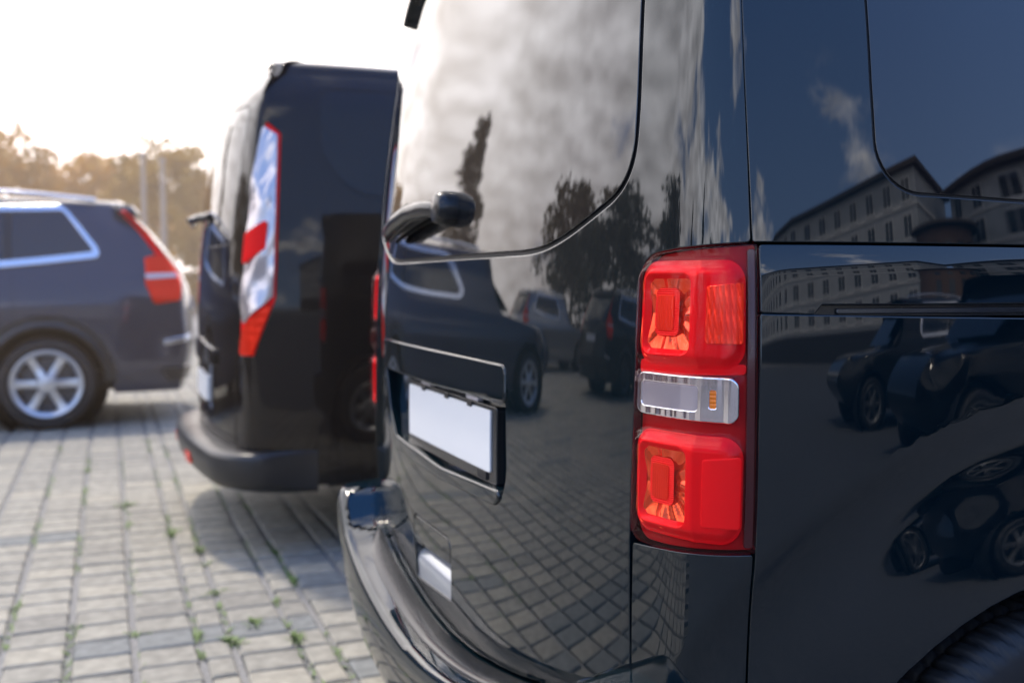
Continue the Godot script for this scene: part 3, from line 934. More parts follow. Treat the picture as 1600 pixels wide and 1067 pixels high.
# ---------------------------------------------------------------- the blue-grey car
func make_car(label: String) -> Node3D:
	var s := Hull.new().setup(0.0, [[16.0, 0.7, 1.8], [60.0, 0.74, 0.95], [11.0, 0.88, 1.5], [3.0, 1.2, 2.6]],
		[[0.2, -0.06], [0.45, -0.01], [0.7, 0.0], [0.95, -0.004], [1.12, -0.03], [1.35, -0.11], [1.6, -0.20], [1.80, -0.30]],
		[[0.2, -0.16], [0.45, -0.09], [0.62, -0.05], [0.8, -0.06], [1.0, -0.065], [1.2, -0.07], [1.8, -0.10]], [[0.8, 0.0], [1.0, 0.01], [1.2, 0.05], [1.45, 0.20], [1.62, 0.33], [1.8, 0.52]], [1.97, 0.37, 0.44, 0.53, 0.9])
	var car := thing("estate_car", label, "car", Vector3(-7.62, 0, -0.10), PI)
	# lower body to the bonnet line, cabin above it
	var b := Build.new()
	var us := []
	var u := -5.85
	while u < 5.851:
		us.append(u)
		u += 0.03 if absf(u) < 1.2 else 0.06
	var rows := []
	var ys := []
	for i in 41:
		ys.append(lerpf(0.27, 1.78, i / 40.0))
	var gone := {}
	for i in ys.size():
		var r := []
		for j in us.size():
			var p : Vector3 = s.at(us[j], ys[i], -0.012)
			# the nose is rounded in, the cabin leans back from the bonnet
			var k := Hull.ss(4.8, 5.85, absf(us[j]))
			p.x *= 1.0 - 0.42 * k * k
			p.z += 0.45 * k * k * pow((ys[i] - 0.68) / 0.4, 2.0) if ys[i] < 1.05 else 0.385 * k * k
			if ys[i] > 1.05:
				p.z += (minf((ys[i] - 1.05) * 14.0, 1.3) + maxf(0.0, ys[i] - 1.14) * 1.3) * Hull.ss(3.6, 5.85, absf(us[j]))
			r.append(p)
			for w in [1.237, 4.22]:
				if Vector2(-p.z - w, ys[i] - 0.37).length() < 0.45 and absf(us[j]) > 1.2:
					for m in [[0, 0], [-1, 0], [0, -1], [-1, -1]]:
						gone[(i + m[0]) * us.size() + j + m[1]] = true
		rows.append(r)
	for k in 4:
		var t := (k + 1) / 4.0
		var r := []
		for p in rows[40]:
			var inn := Vector3(-signf(p.x) * minf(0.22, absf(p.x)) * (1 - cos(t * PI / 2)), 0.075 * sin(t * PI / 2), 0)
			r.append(p + inn)
		rows.append(r)
	b.loft(rows, false, Vector3(0, 0.9, -2.4), gone)
	var last: Array = rows[-1]
	var m := last.size()
	for i in m / 2:
		b.flat([last[i], last[i + 1], last[m - 2 - i], last[m - 1 - i]], Vector3(0, 0, -1))
	for i in rows.size() - 1:
		b.flat([rows[i][0], rows[i + 1][0], rows[i + 1][m - 1], rows[i][m - 1]], Vector3(0, 0.5, -2))
	obj("body", b.mesh(), M.blue_paint, car)
	for sg in [1.0, -1.0]:
		var pol := func(p: PackedVector2Array) -> PackedVector2Array:
			return p if sg > 0 else mirrored(p)
		var win := rnd([[1.49, 1.415, 0.03], [2.27, 1.333, 0.02], [3.3, 1.30, 0.05], [3.1, 1.735, 0.1], [2.3, 1.735, 0.1], [1.63, 1.755, 0.09]])
		obj("chrome_trim", panel(s, pol.call(grown(win, 0.042)), {"d": 0.006, "step": 0.05, "r": 0.01, "dep": 0.02, "holes": [pol.call(win)], "hr": 0.006, "hdep": 0.014}), M.chrome_bright, car)
		var sw := obj("side_window", panel(s, pol.call(grown(win, 0.004)), {"d": -0.004, "step": 0.05, "r": 0.0, "dep": 0.0}), M.dark_glass, car)
		obj("window_pillar", panel(s, pol.call(rr(2.23, 1.53, 0.03, 0.22, 0.01)), {"d": 0.0, "step": 0.05, "dep": 0.006}), M.black_satin, sw)
		# wing with the arch opening, and the rear door beyond its seam
		var wing := [[0.99, 0.50, 0.02]]
		for k in range(0, 19):
			var a := PI - PI * k / 18.0
			wing.append([1.97 + 0.46 * cos(a), 0.37 + 0.46 * sin(a), 0.0])
		wing[1] = [1.515, 0.36, 0.02]
		obj("rear_wing", panel(s, pol.call(rnd([[0.97, 0.50, 0.02], [1.50, 0.36, 0.0]] + wing.slice(2, 13) + [[2.19, 0.78, 0.0], [2.19, 1.27, 0.01], [1.44, 1.355, 0.05], [1.19, 1.34, 0.02], [1.20, 1.17, 0.05], [1.15, 0.99, 0.02]])), {"step": 0.04, "r": 0.003, "d": 0.002, "dep": 0.016}), M.blue_paint, car)
		obj("rear_door", panel(s, pol.call(rnd([[2.20, 0.80, 0.0], [2.33, 0.66, 0.05], [2.44, 0.40, 0.02], [3.2, 0.40, 0.02], [3.2, 1.24, 0.02], [2.20, 1.27, 0.01]])), {"step": 0.06, "r": 0.003, "d": 0.002, "dep": 0.016}), M.blue_paint, car)
		var lip := []
		for k in 25:
			var a := PI * k / 24.0
			lip.append([1.97 + 0.51 * cos(a), 0.37 + 0.53 * sin(a), 0.0])
		for k in 25:
			var a := PI - PI * k / 24.0
			lip.append([1.97 + 0.445 * cos(a), 0.37 + 0.455 * sin(a), 0.0])
		obj("arch_trim", panel(s, pol.call(rnd(lip)), {"d": 0.014, "step": 0.04, "r": 0.008, "dep": 0.03}), M.bumper_plastic, car)
		var lamp := node("tail_light", car)
		obj("lower_lens", panel(s, pol.call(rnd([[1.06, 1.365, 0.02], [0.83, 1.42, 0.03], [0.76, 1.26, 0.03], [0.92, 1.03, 0.03], [1.13, 1.0, 0.03], [1.17, 1.17, 0.05]])), {"d": 0.006, "step": 0.02, "r": 0.01, "dep": 0.03}), M.red_bright, lamp)
		obj("clear_lens", panel(s, pol.call(rnd([[1.15, 1.20, 0.01], [0.86, 1.22, 0.01], [0.86, 1.245, 0.01], [1.15, 1.235, 0.01]])), {"d": 0.014, "step": 0.03, "r": 0.006, "dep": 0.01}), M.milky, lamp)
		obj("upper_lens", panel(s, pol.call(rnd([[0.90, 1.76, 0.01], [0.82, 1.74, 0.01], [0.82, 1.40, 0.01], [0.93, 1.39, 0.01]])), {"d": 0.010, "step": 0.03, "r": 0.006, "dep": 0.02}), M.red_gloss, lamp)
		obj("bumper_trim", panel(s, pol.call(rnd([[1.07, 0.69, 0.01], [0.80, 0.735, 0.01], [0.80, 0.70, 0.01], [1.07, 0.655, 0.01]])), {"d": 0.01, "step": 0.03, "r": 0.008, "dep": 0.02}), M.chrome_bright, car)
		obj("lower_bumper", panel(s, pol.call(rnd([[1.10, 0.46, 0.02], [0.55, 0.46, 0.02], [0.55, 0.36, 0.02], [1.02, 0.36, 0.02]])), {"d": 0.01, "step": 0.04, "r": 0.01, "dep": 0.03}), M.bumper_plastic, car)
		var rail := []
		var rr_ := []
		for k in 10:
			var t := k / 9.0
			rail.append(Vector3(0.60 * sg, 1.845 + 0.05 * sin(t * PI) + 0.02 * t, -0.85 - 2.0 * t))
			rr_.append(0.018)
		b = Build.new()
		b.tube(rail, rr_, 8)
		obj("roof_rail", b.mesh(), M.chrome_bright, car)
	obj("rear_window", panel(s, both([[0.0, 1.26], [0.70, 1.26, 0.05], [0.74, 1.70, 0.05], [0.0, 1.72]]), {"d": 0.003, "step": 0.04, "dep": 0.012}), M.dark_glass, car)
	b = Build.new()
	panel_into(b, s, rr(0.0, 1.785, 0.62, 0.02, 0.012), {"d": 0.09, "step": 0.04, "r": 0.012, "dep": 0.14})
	obj("roof_spoiler", b.mesh(), M.blue_paint, car)
	obj("number_plate", panel(s, rr(0.0, 0.98, 0.26, 0.056, 0.004), {"d": 0.006, "step": 0.05, "r": 0.002, "dep": 0.012}), M.plate, car)
	# windscreen and front lamps
	b = Build.new()
	b.flat([Vector3(-0.60, 1.18, -3.70), Vector3(0.60, 1.18, -3.70), Vector3(0.50, 1.70, -3.02), Vector3(-0.50, 1.70, -3.02)], Vector3(0, 0.5, -3))
	obj("windscreen", b.mesh(), M.dark_glass, car)
	b = Build.new()
	b.box(Vector3(0, 0.36, -2.4), Vector3(1.4, 0.16, 4.0), 0.02)
	obj("underbody", b.mesh(), M.black_plastic, car)
	var tyre := tyre_mesh(0.367, 0.235, 0.258)
	for z in [-1.237, -4.22]:
		for sx in [1.0, -1.0]:
			wheel(car, Vector3(0.845 * sx, 0.367, z), sx, tyre, 0.367, 0.235, 0.258, 6)
			arch_liner(car, 0.93 * sx, 0.37, z, 0.452, 0.56)
	return car


func car_copy(car: Node3D, at: Vector3, turn: float, paint: Material, label: String) -> void:
	var c := car.duplicate()
	c.name = numbered("estate_car")
	add_child(c, true)
	c.position = at
	c.rotation.y = turn
	tag(c, label, "car", "parked cars mirrored in the vans")
	for k in c.get_children():
		if k is MeshInstance3D and k.material_override == M.blue_paint:
			k.material_override = paint
		for w in k.get_children():
			if w is MeshInstance3D and w.material_override == M.alloy:
				w.material_override = M.dark_alloy


# ---------------------------------------------------------------- ground, plants, street
func paving() -> void:
	var pv := PlaneMesh.new()
	pv.size = Vector2(28, 26)
	var base := struct("pavement", pv, M.joint_earth)
	base.position = Vector3(-6.5, -0.034, 4.0)
	# joints run along x; their places along z
	var zs := [0.43]
	var z := 0.43
	while z < 14.5:
		z += 0.1945
		zs.append(z)
	z = 0.43
	var k := 0
	while z > -7.5:
		z -= 0.103 if k % 2 == 0 else 0.197
		zs.push_front(z)
		k += 1
	var stone := func(lx: float, lz: float, sd_: int) -> ArrayMesh:
		var b := Build.new()
		var r := RandomNumberGenerator.new()
		r.seed = sd_
		var top := []
		var mid := []
		var low := []
		for q in [[-1, -1], [1, -1], [1, 1], [-1, 1]]:
			var jx := r.randf_range(-0.003, 0.003)
			var jz := r.randf_range(-0.003, 0.003)
			top.append(Vector3(q[0] * (lx / 2 - 0.008) + jx, 0, q[1] * (lz / 2 - 0.008) + jz))
			mid.append(Vector3(q[0] * (lx / 2 - 0.001) + jx, -0.006, q[1] * (lz / 2 - 0.001) + jz))
			low.append(Vector3(q[0] * lx / 2 + jx, -0.033, q[1] * lz / 2 + jz))
		b.flat(top, Vector3(0, -0.1, 0))
		for i in 4:
			var j := (i + 1) % 4
			b.flat([top[i], top[j], mid[j], mid[i]], Vector3(0, -0.1, 0))
			b.flat([mid[i], mid[j], low[j], low[i]], Vector3(0, -0.05, 0))
		return b.mesh()
	var gb := Build.new()
	for q in zs:
		gb.box(Vector3(0, 0.011, q - base.position.z), Vector3(27.9, 0.022, 0.024), 0.0)
	obj("joint_gravel", gb.mesh(), M.gravel, base).set_meta("kind", "stuff")
	var meshes := {}
	for v in 3:
		meshes["full%d" % v] = stone.call(0.146, 0.172, 10 + v)
		meshes["half%d" % v] = stone.call(0.146, 0.082, 20 + v)
	var spots := []
	var r := RandomNumberGenerator.new()
	r.seed = 77
	var gz := FastNoiseLite.new()
	gz.seed = 5
	gz.frequency = 0.9
	for i in zs.size() - 1:
		var w: float = zs[i + 1] - zs[i]
		var kind := "half" if w < 0.15 else "full"
		var x := -16.0 + r.randf_range(0, 0.01)
		while x < 0.75:
			var t: float = 0.5 + 0.5 * gz.get_noise_2d(x * 2.2, zs[i] * 0.5)
			var dark: bool = gz.get_noise_2d(floorf(x / 0.158) * 7.7, floorf(zs[i] / 0.8) * 3.1 + 40.0) > 0.36
			var tone := 4 if dark else int(clampf(t * 4.0 + r.randf_range(-0.8, 0.8), 0, 3))
			var at := Vector3(x, r.randf_range(-0.002, 0.002), zs[i] + w / 2)
			var tr := Transform3D(Basis.from_euler(Vector3(r.randf_range(-0.012, 0.012), r.randf_range(-0.015, 0.015), r.randf_range(-0.012, 0.012))), at)
			spots.append([tr, kind + str(r.randi() % 3), tone, at])
			x += 0.158
	# the three hundred that the picture shows largest are pieces of their own
	var cam := Transform3D(Basis(), EYE).looking_at(EYE + Vector3(-0.926, -0.0597, -0.377))
	var seen := []
	for i in spots.size():
		var p: Vector3 = cam.affine_inverse() * spots[i][3]
		var depth := -p.z
		if depth < 0.5:
			continue
		var sx := 800.0 + 1555.0 * p.x / depth
		var sy := 533.5 - 1555.0 * p.y / depth
		if sx < -5 or sx > 600 or sy > 1080:
			continue
		if sx > 300 and sy < 700:
			continue
		if sx > 525 + (sy - 860) * 0.38:
			continue
		seen.append([depth * (1.4 if spots[i][1].begins_with("half") else 1.0), i])
	seen.sort()
	var own := {}
	for q in seen.slice(0, 300):
		own[q[1]] = true
		var s: Array = spots[q[1]]
		var o := obj("paving_stone", meshes[s[1]], M["stone%d" % s[2]], base)
		o.transform = Transform3D(s[0].basis, s[0].origin - base.position)
	for kind in meshes:
		for tone in 5:
			var list := []
			for i in spots.size():
				if not own.has(i) and spots[i][1] == kind and spots[i][2] == tone:
					list.append(spots[i][0])
			if list.is_empty():
				continue
			var mm := MultiMesh.new()
			mm.transform_format = MultiMesh.TRANSFORM_3D
			mm.mesh = meshes[kind]
			mm.instance_count = list.size()
			for i in list.size():
				mm.set_instance_transform(i, list[i].translated(-base.position))
			var mi := MultiMeshInstance3D.new()
			mi.multimesh = mm
			mi.material_override = M["stone%d" % tone]
			mi.name = "further_paving_stones_%03d" % base.get_child_count()
			mi.set_meta("kind", "stuff")
			base.add_child(mi, true)


func weed_mesh(seed_: int, size: float, blades: int) -> ArrayMesh:
	var b := Build.new()
	var r := RandomNumberGenerator.new()
	r.seed = seed_
	for i in blades:
		var a := r.randf() * TAU
		var root := Vector3(r.randfn(0, 0.028), -0.012, r.randfn(0, 0.007))
		var ln := size * r.randf_range(0.4, 1.0)
		var d := Vector3(cos(a), 0, sin(a))
		var w := d.cross(Vector3.UP) * ln * 0.12
		var m := root + d * ln * 0.35 + Vector3(0, ln * 0.55, 0)
		var tip := root + d * ln * 0.9 + Vector3(0, ln * 0.6, 0)
		var n := (Vector3.UP * 0.8 - d * 0.4).normalized()
		var f := [b.p(root - w * 0.5, n), b.p(root + w * 0.5, n), b.p(m + w, n), b.p(m - w, n), b.p(tip, n)]
		b.q(f[0], f[1], f[2], f[3])
		b.t(f[3], f[2], f[4])
	return b.mesh()


func weeds() -> void:
	var ms := [weed_mesh(1, 0.036, 36), weed_mesh(2, 0.028, 28), weed_mesh(3, 0.044, 44)]
	var at := [[-3.15, 0.61], [-2.32, 0.33], [-2.55, 0.335], [-1.95, 0.03], [-1.72, 0.13], [-1.35, 0.33], [-1.46, 0.43], [-1.55, 0.61], [-1.30, 0.13], [-1.9, 0.33], [-2.0, 1.01], [-2.9, 0.42], [-4.76, 0.82], [-1.28, 0.43], [-1.5, 0.24], [-2.42, 0.03], [-1.66, 0.8], [-3.6, 0.61]]
	for i in at.size():
		var o := obj("weed_tuft", ms[i % 3], M.weed)
		o.position = Vector3(at[i][0], 0, at[i][1])
		o.rotation.y = i * 0.35 - 1.0 if i % 2 else PI / 2 * 0.0
		tag(o, "small green weed growing in a gravel joint of the block paving", "weed", "weeds in the paving joints")
	# moss and seedlings in the joints
	var r := RandomNumberGenerator.new()
	r.seed = 9
	var b := Build.new()
	for i in 2200:
		var z: float = [0.43, 0.61, 0.82, 1.01, 0.33, 0.13, 0.03][r.randi() % 7] + r.randfn(0, 0.006)
		var x := r.randf_range(-6.0, -0.9)
		if sin(x * 5.1 + z * 11.0) + r.randf() < 0.55:
			continue
		var ln := r.randf_range(0.007, 0.020)
		var a := r.randf() * TAU
		var c := Vector3(x, -0.011, z)
		var d := Vector3(cos(a), 0, sin(a)) * ln
		b.flat([c - d, c + d.cross(Vector3.UP) * 0.6 + Vector3(0, ln * 0.5, 0), c + d + Vector3(0, ln * 0.9, 0)], c + Vector3(0, -1, 0))
	var o := obj("moss", b.mesh(), M.weed)
	o.set_meta("kind", "stuff")
	o.set_meta("label", "specks of moss and seedlings along the joints of the paving")


func crown_mesh(seed_: int, wide: float, high: float, leaf: float, clumps: int, per: int, tall := false) -> ArrayMesh:
	var b := Build.new()
	b.tinted = true
	var r := RandomNumberGenerator.new()
	r.seed = seed_
	for i in clumps:
		var c: Vector3
		var size := Vector3(0.95, 0.5, 0.95) * r.randf_range(0.55, 1.15) * wide * 0.36
		if tall:
			var t := r.randf()
			var a := r.randf() * TAU
			var rad := wide * (0.25 + 0.75 * sin(PI * minf(t * 0.75 + 0.25, 1.0))) * sqrt(r.randf())
			c = Vector3(cos(a) * rad, high * t, sin(a) * rad)
			size = Vector3(0.5, 1.1, 0.5) * wide * 0.6
		else:
			var a := r.randf() * TAU
			var t := r.randf()
			var rad := wide * sqrt(r.randf()) * (1.0 - 0.5 * t * t)
			c = Vector3(cos(a) * rad, high * (0.12 + 0.8 * t) - 0.25 * rad, sin(a) * rad)
		var shade := r.randf_range(0.7, 1.3)
		for k in per:
			var d := Vector3(r.randfn(), r.randfn(), r.randfn()).normalized() * pow(r.randf(), 0.45)
			var at := c + d * size
			var n := Vector3(r.randfn(), r.randfn() + 0.5, r.randfn()).normalized()
			var s := n.cross(Vector3(r.randfn(), r.randfn(), r.randfn())).normalized() * leaf * r.randf_range(0.6, 1.3)
			var w := n.cross(s) * 0.55
			b.tint = Color(shade, shade * r.randf_range(0.9, 1.05), shade * r.randf_range(0.7, 1.0))
			var f := [b.p(at - s, n), b.p(at + w, n), b.p(at + s, n), b.p(at - w, n)]
			b.q(f[0], f[1], f[2], f[3])
	return b.mesh()


func trunk_mesh(seed_: int, high: float, wide: float, thick: float) -> ArrayMesh:
	var b := Build.new()
	var r := RandomNumberGenerator.new()
	r.seed = seed_
	var path := []
	var rad := []
	for i in 6:
		var t := i / 5.0
		path.append(Vector3(r.randfn(0, 0.06) * t, high * t, r.randfn(0, 0.06) * t))
		rad.append(lerpf(thick, thick * 0.35, t) + (thick * 0.4 if i == 0 else 0.0))
	b.tube(path, rad, 8)
	for i in 7:
		var t := r.randf_range(0.4, 0.95)
		var a := i * TAU / 7 + r.randf()
		var p0 := Vector3(0, high * t, 0)
		var d := Vector3(cos(a), r.randf_range(0.3, 0.9), sin(a)) * wide * r.randf_range(0.6, 0.95)
		b.tube([p0, p0 + d * 0.5 + Vector3(0, -0.06, 0), p0 + d], [thick * 0.4, thick * 0.25, thick * 0.08], 6)
	return b.mesh()


func tree(crown: Mesh, trunk: Mesh, leafm: Material, at: Vector3, turn: float, scale_: Vector3, lift: float, label: String, group: String) -> void:
	var o := thing("tree", label, "tree", at, turn, group)
	var t := obj("trunk", trunk, M.bark, o)
	t.scale = scale_
	var c := obj("crown", crown, leafm, o)
	c.position.y = lift * scale_.y
	c.scale = scale_


func plants() -> void:
	var c1 := crown_mesh(1, 2.7, 3.6, 0.17, 48, 62)
	var c2 := crown_mesh(2, 3.0, 3.2, 0.17, 54, 62)
	var t1 := trunk_mesh(4, 5.4, 2.0, 0.16)
	var far := "trees along the far edge of the car park"
	var spots := [
		[Vector3(-43, 0, 4.9), 0.4, Vector3(1.15, 1.16, 1.15), c1, M.leaf_gold, "golden open-crowned tree behind the blue-grey car's roof, at the picture's edge"],
		[Vector3(-46, 0, 1.2), 2.1, Vector3(1.15, 1.15, 1.15), c2, M.leaf_gold, "golden tree with a gapped crown above the middle of the blue-grey car"],
		[Vector3(-41, 0, -1.6), 4.0, Vector3(1.0, 1.08, 1.0), c1, M.leaf_olive, "olive-gold tree between the blue-grey car and the pale posts"],
		[Vector3(-50, 0, -4.4), 5.1, Vector3(1.15, 1.12, 1.15), c2, M.leaf_olive, "denser olive tree right behind the second van's tail"],
		[Vector3(-54, 0, 8.0), 1.1, Vector3(1.2, 1.15, 1.2), c2, M.leaf_gold, "tall golden tree farther back at the picture's edge"],
		[Vector3(-56, 0, -0.4), 3.1, Vector3(1.3, 1.1, 1.3), c1, M.leaf_gold, "broad golden tree farthest back, seen through the gaps of the nearer trees"],
	]
	for q in spots:
		tree(q[3], t1, q[4], q[0], q[1], q[2], 3.0, q[5], far)
	var bush := crown_mesh(7, 1.9, 2.3, 0.15, 22, 55)
	var bs := [[-38.5, 4.6, 1.0, "golden shrub behind the window of the blue-grey car"], [-39, 2.0, 1.15, "round golden shrub over the roof of the blue-grey car"], [-38, -0.5, 0.95, "golden shrub beside the pale posts"], [-39.5, -2.7, 1.2, "olive shrub between the pale posts and the second van"], [-44, -4.6, 1.3, "big olive shrub half hidden by the second van"]]
	for q in bs:
		var o := thing("shrub", q[3], "shrub", Vector3(q[0], 0.3, q[1]), q[1], "shrubs under the far trees")
		var f := obj("foliage", bush, M.leaf_olive if q[1] < -1 else M.leaf_gold, o)
		f.position.y = 0.3
		f.scale = Vector3.ONE * q[2]
		var b := Build.new()
		for k in 5:
			b.tube([Vector3(0, -0.3, 0), Vector3(cos(k * 1.3) * 0.4, 0.8, sin(k * 1.3) * 0.4), Vector3(cos(k * 1.3) * 0.9, 1.7, sin(k * 1.3) * 0.9)], [0.04, 0.03, 0.012], 6)
		obj("stem", b.mesh(), M.bark, o)
	# those that the vans mirror
	var pop := crown_mesh(11, 0.95, 7.6, 0.14, 46, 70, true)
	var pt := trunk_mesh(12, 6.0, 0.6, 0.14)
	for q in [[Vector3(-28.5, 0, 9.9), 1.0, "slim dark poplar mirrored in the rear window above the wiper"], [Vector3(3.0, 0, 24.0), 0.85, "slim poplar mirrored in the rounded rear pillar"], [Vector3(-3.2, 0, 23.0), 0.7, "shorter slim poplar mirrored beside the taller one in the rear pillar"]]:
		tree(pop, pt, M.leaf_dark, q[0], 0.3, Vector3(1, 1, 1) * q[1], 0.9, q[2], "poplars mirrored in the van")
	var mir := [[-22.5, 17.5, 1.15, "dark round tree mirrored low on the tailgate, between the cars and the plate"], [-18, 19, 1.1, "broad dark tree mirrored beside the lower corner of the rear window"], [-12.0, 21, 1.15, "broad tree mirrored just above the tail light"], [9, 25, 1.0, "broad tree mirrored at the edge of the rear pillar"], [-27, 21, 0.9, "dark tree mirrored low in the rear window"]]
	for q in mir:
		tree(c2, t1, M.leaf_dark, Vector3(q[0], 0, q[1]), q[0], Vector3.ONE * q[2], 3.0, q[3], "trees mirrored in the van")


func hedge() -> void:
	var b := Build.new()
	b.tinted = true
	var r := RandomNumberGenerator.new()
	r.seed = 31
	for i in 5200:
		var x := r.randf_range(-15, 15)
		var at := Vector3(x, 0.15 + pow(r.randf(), 0.8) * (2.3 + 0.35 * sin(x * 1.3) + 0.2 * sin(x * 3.1)), r.randfn(0, 0.35))
		var n := Vector3(r.randfn(), r.randfn() + 0.4, r.randfn()).normalized()
		var s := n.cross(Vector3(r.randfn(), r.randfn(), r.randfn())).normalized() * 0.14
		var w := n.cross(s) * 0.6
		var k := r.randf_range(0.7, 1.3)
		b.tint = Color(k, k, k * 0.9)
		var f := [b.p(at - s, n), b.p(at + w, n), b.p(at + s, n), b.p(at - w, n)]
		b.q(f[0], f[1], f[2], f[3])
	var o := thing("hedge", "long dark hedge mirrored low on the tailgate behind the parked cars", "hedge", Vector3(-3, 0, 14.2))
	obj("foliage", b.mesh(), M.leaf_dark, o)


func street() -> void:
	var g := PlaneMesh.new()
	g.size = Vector2(1600, 1600)
	var gr := struct("ground", g, M.asphalt)
	gr.position.y = -0.05
	var b := Build.new()
	b.box(Vector3(-62, 0.1, 0), Vector3(30, 0.5, 90), 0.1)
	var lawn := struct("lawn", b.mesh(), M.lawn)
	lawn.position.x = 0
	b = Build.new()
	b.box(Vector3(-46.85, 0.05, 0), Vector3(0.24, 0.3, 90), 0.03)
	struct("kerb", b.mesh(), M.pale_stone)
	b = Build.new()
	b.flat([Vector3(0.84, -0.012, -70), Vector3(60, -0.012, -70), Vector3(60, -0.012, 50), Vector3(0.84, -0.012, 50)], Vector3(30, -1, 0))
	struct("road", b.mesh(), M.road_asphalt)
	# low white wall at the lawn
	var w := thing("garden_wall", "low white wall beyond the lawn, between the blue-grey car and the second van", "wall", Vector3(-60, 0.3, 0))
	b = Build.new()
	b.box(Vector3(0, 0.5, 0), Vector3(0.3, 1.0, 60), 0.02)
	obj("wall_body", b.mesh(), M.white_wall, w)
	b = Build.new()
	b.box(Vector3(0, 1.05, 0), Vector3(0.44, 0.09, 60.1), 0.02)
	obj("coping", b.mesh(), M.white_wall, w)
	for q in [[-36.5, -0.62, 5.6, "pale lamp post, the one farther from the second van"], [-36.0, -1.25, 5.4, "pale lamp post, the one nearer to the second van"]]:
		var p := thing("lamp_post", q[3], "lamp post", Vector3(q[0], 0, q[1]), 0.0, "lamp posts before the trees")
		b = Build.new()
		b.lathe([Vector2(0.16, 0), Vector2(0.16, 0.5), Vector2(0.11, 0.56), Vector2(0.10, 3.0), Vector2(0.075, q[2])], Vector3.ZERO, Basis(), 14)
		obj("pole", b.mesh(), M.pale_metal, p)
		b = Build.new()
		b.lathe([Vector2(0.08, q[2]), Vector2(0.11, q[2] + 0.03), Vector2(0.12, q[2] + 0.20), Vector2(0.08, q[2] + 0.2), Vector2(0.0, q[2] + 0.21)], Vector3.ZERO, Basis(), 14)
		obj("lamp_head", b.mesh(), M.pale_metal, p)


func block(called: String, label: String, at: Vector3, size: Vector3, storeys: int, bays_x: int, bays_z: int, eave: float) -> Node3D:
	# a building whose fronts look along -x and +z; at is the middle of its base
	var o := thing(called, label, "building", at)
	var b := Build.new()
	b.box(Vector3(0, size.y / 2, 0), size, 0.0)
	obj("wall", b.mesh(), M.render_white, o)
	b = Build.new()
	b.box(Vector3(0, size.y + 0.25, 0), Vector3(size.x + eave * 2, 0.5, size.z + eave * 2), 0.05)
	obj("roof", b.mesh(), M.dark_roof, o)
	b = Build.new()
	b.box(Vector3(0, 1.6, 0), Vector3(size.x + 0.1, 3.0, size.z + 0.1), 0.0)
	obj("plinth", b.mesh(), M.dark_stone, o)
	var fr := BoxMesh.new()
	fr.size = Vector3(0.16, 2.0, 1.7)
	var pane := BoxMesh.new()
	pane.size = Vector3(0.06, 1.8, 0.72)
	var sill := BoxMesh.new()
	sill.size = Vector3(0.3, 0.12, 2.0)
	var sh := (size.y - 3.6) / storeys
	for k in storeys:
		var y := 3.6 + sh * (k + 0.45)
		for f in 2:
			var bays := bays_z if f == 0 else bays_x
			var span := size.z if f == 0 else size.x
			for i in bays:
				var t := (i + 0.5) / bays - 0.5
				var w := obj("window", fr, M.white_frame, o)
				w.position = Vector3(-size.x / 2 - 0.02, y, span * t) if f == 0 else Vector3(span * t, y, size.z / 2 + 0.02)
				if f == 1:
					w.rotation.y = PI / 2
				for s in [-1, 1]:
					var p := obj("pane", pane, M.window_glass, w)
					p.position = Vector3(-0.07, 0, 0.41 * s)
				var sl := obj("sill", sill, M.white_frame, w)
				sl.position = Vector3(-0.06, -1.08, 0)
		b = Build.new()
		b.box(Vector3(0, 3.6 + sh * k, 0), Vector3(size.x + 0.3, 0.22, size.z + 0.3), 0.02)
		obj("string_course", b.mesh(), M.white_frame, o)
	return o


func buildings() -> void:
	block("hotel", "tall pale building with a dark overhanging roof, mirrored in the side window", Vector3(24, 0, -47), Vector3(44, 14.5, 20), 4, 11, 5, 1.3)
	var office := block("office_building", "longer, lower pale building mirrored in the side panel beside the tail light", Vector3(85.6, 0, -6.5), Vector3(16, 15.6, 94), 4, 4, 24, 0.9)
	office.rotation.y = deg_to_rad(54.4)
	var t := thing("brick_tower", "round brick stair tower mirrored between the two pale buildings", "building", Vector3(42.5, 0, -31.5))
	var b := Build.new()
	b.lathe([Vector2(4.6, 0), Vector2(4.6, 10.0)], Vector3.ZERO, Basis(), 32)
	obj("wall", b.mesh(), M.brick_brown, t)
	b = Build.new()
	b.lathe([Vector2(4.6, 10.0), Vector2(5.3, 10.0), Vector2(5.3, 10.4), Vector2(0.0, 10.6)], Vector3.ZERO, Basis(), 32)
	obj("roof", b.mesh(), M.dark_roof, t)
	for k in 3:
		for i in 5:
			var a := PI + (i - 2) * 0.42
			var fr := BoxMesh.new()
			fr.size = Vector3(0.14, 1.7, 0.8)
			var w := obj("window", fr, M.window_glass, t)
			w.position = Vector3(cos(a) * 4.6, 2.8 + k * 2.6, sin(a) * 4.6)
			w.rotation.y = -a


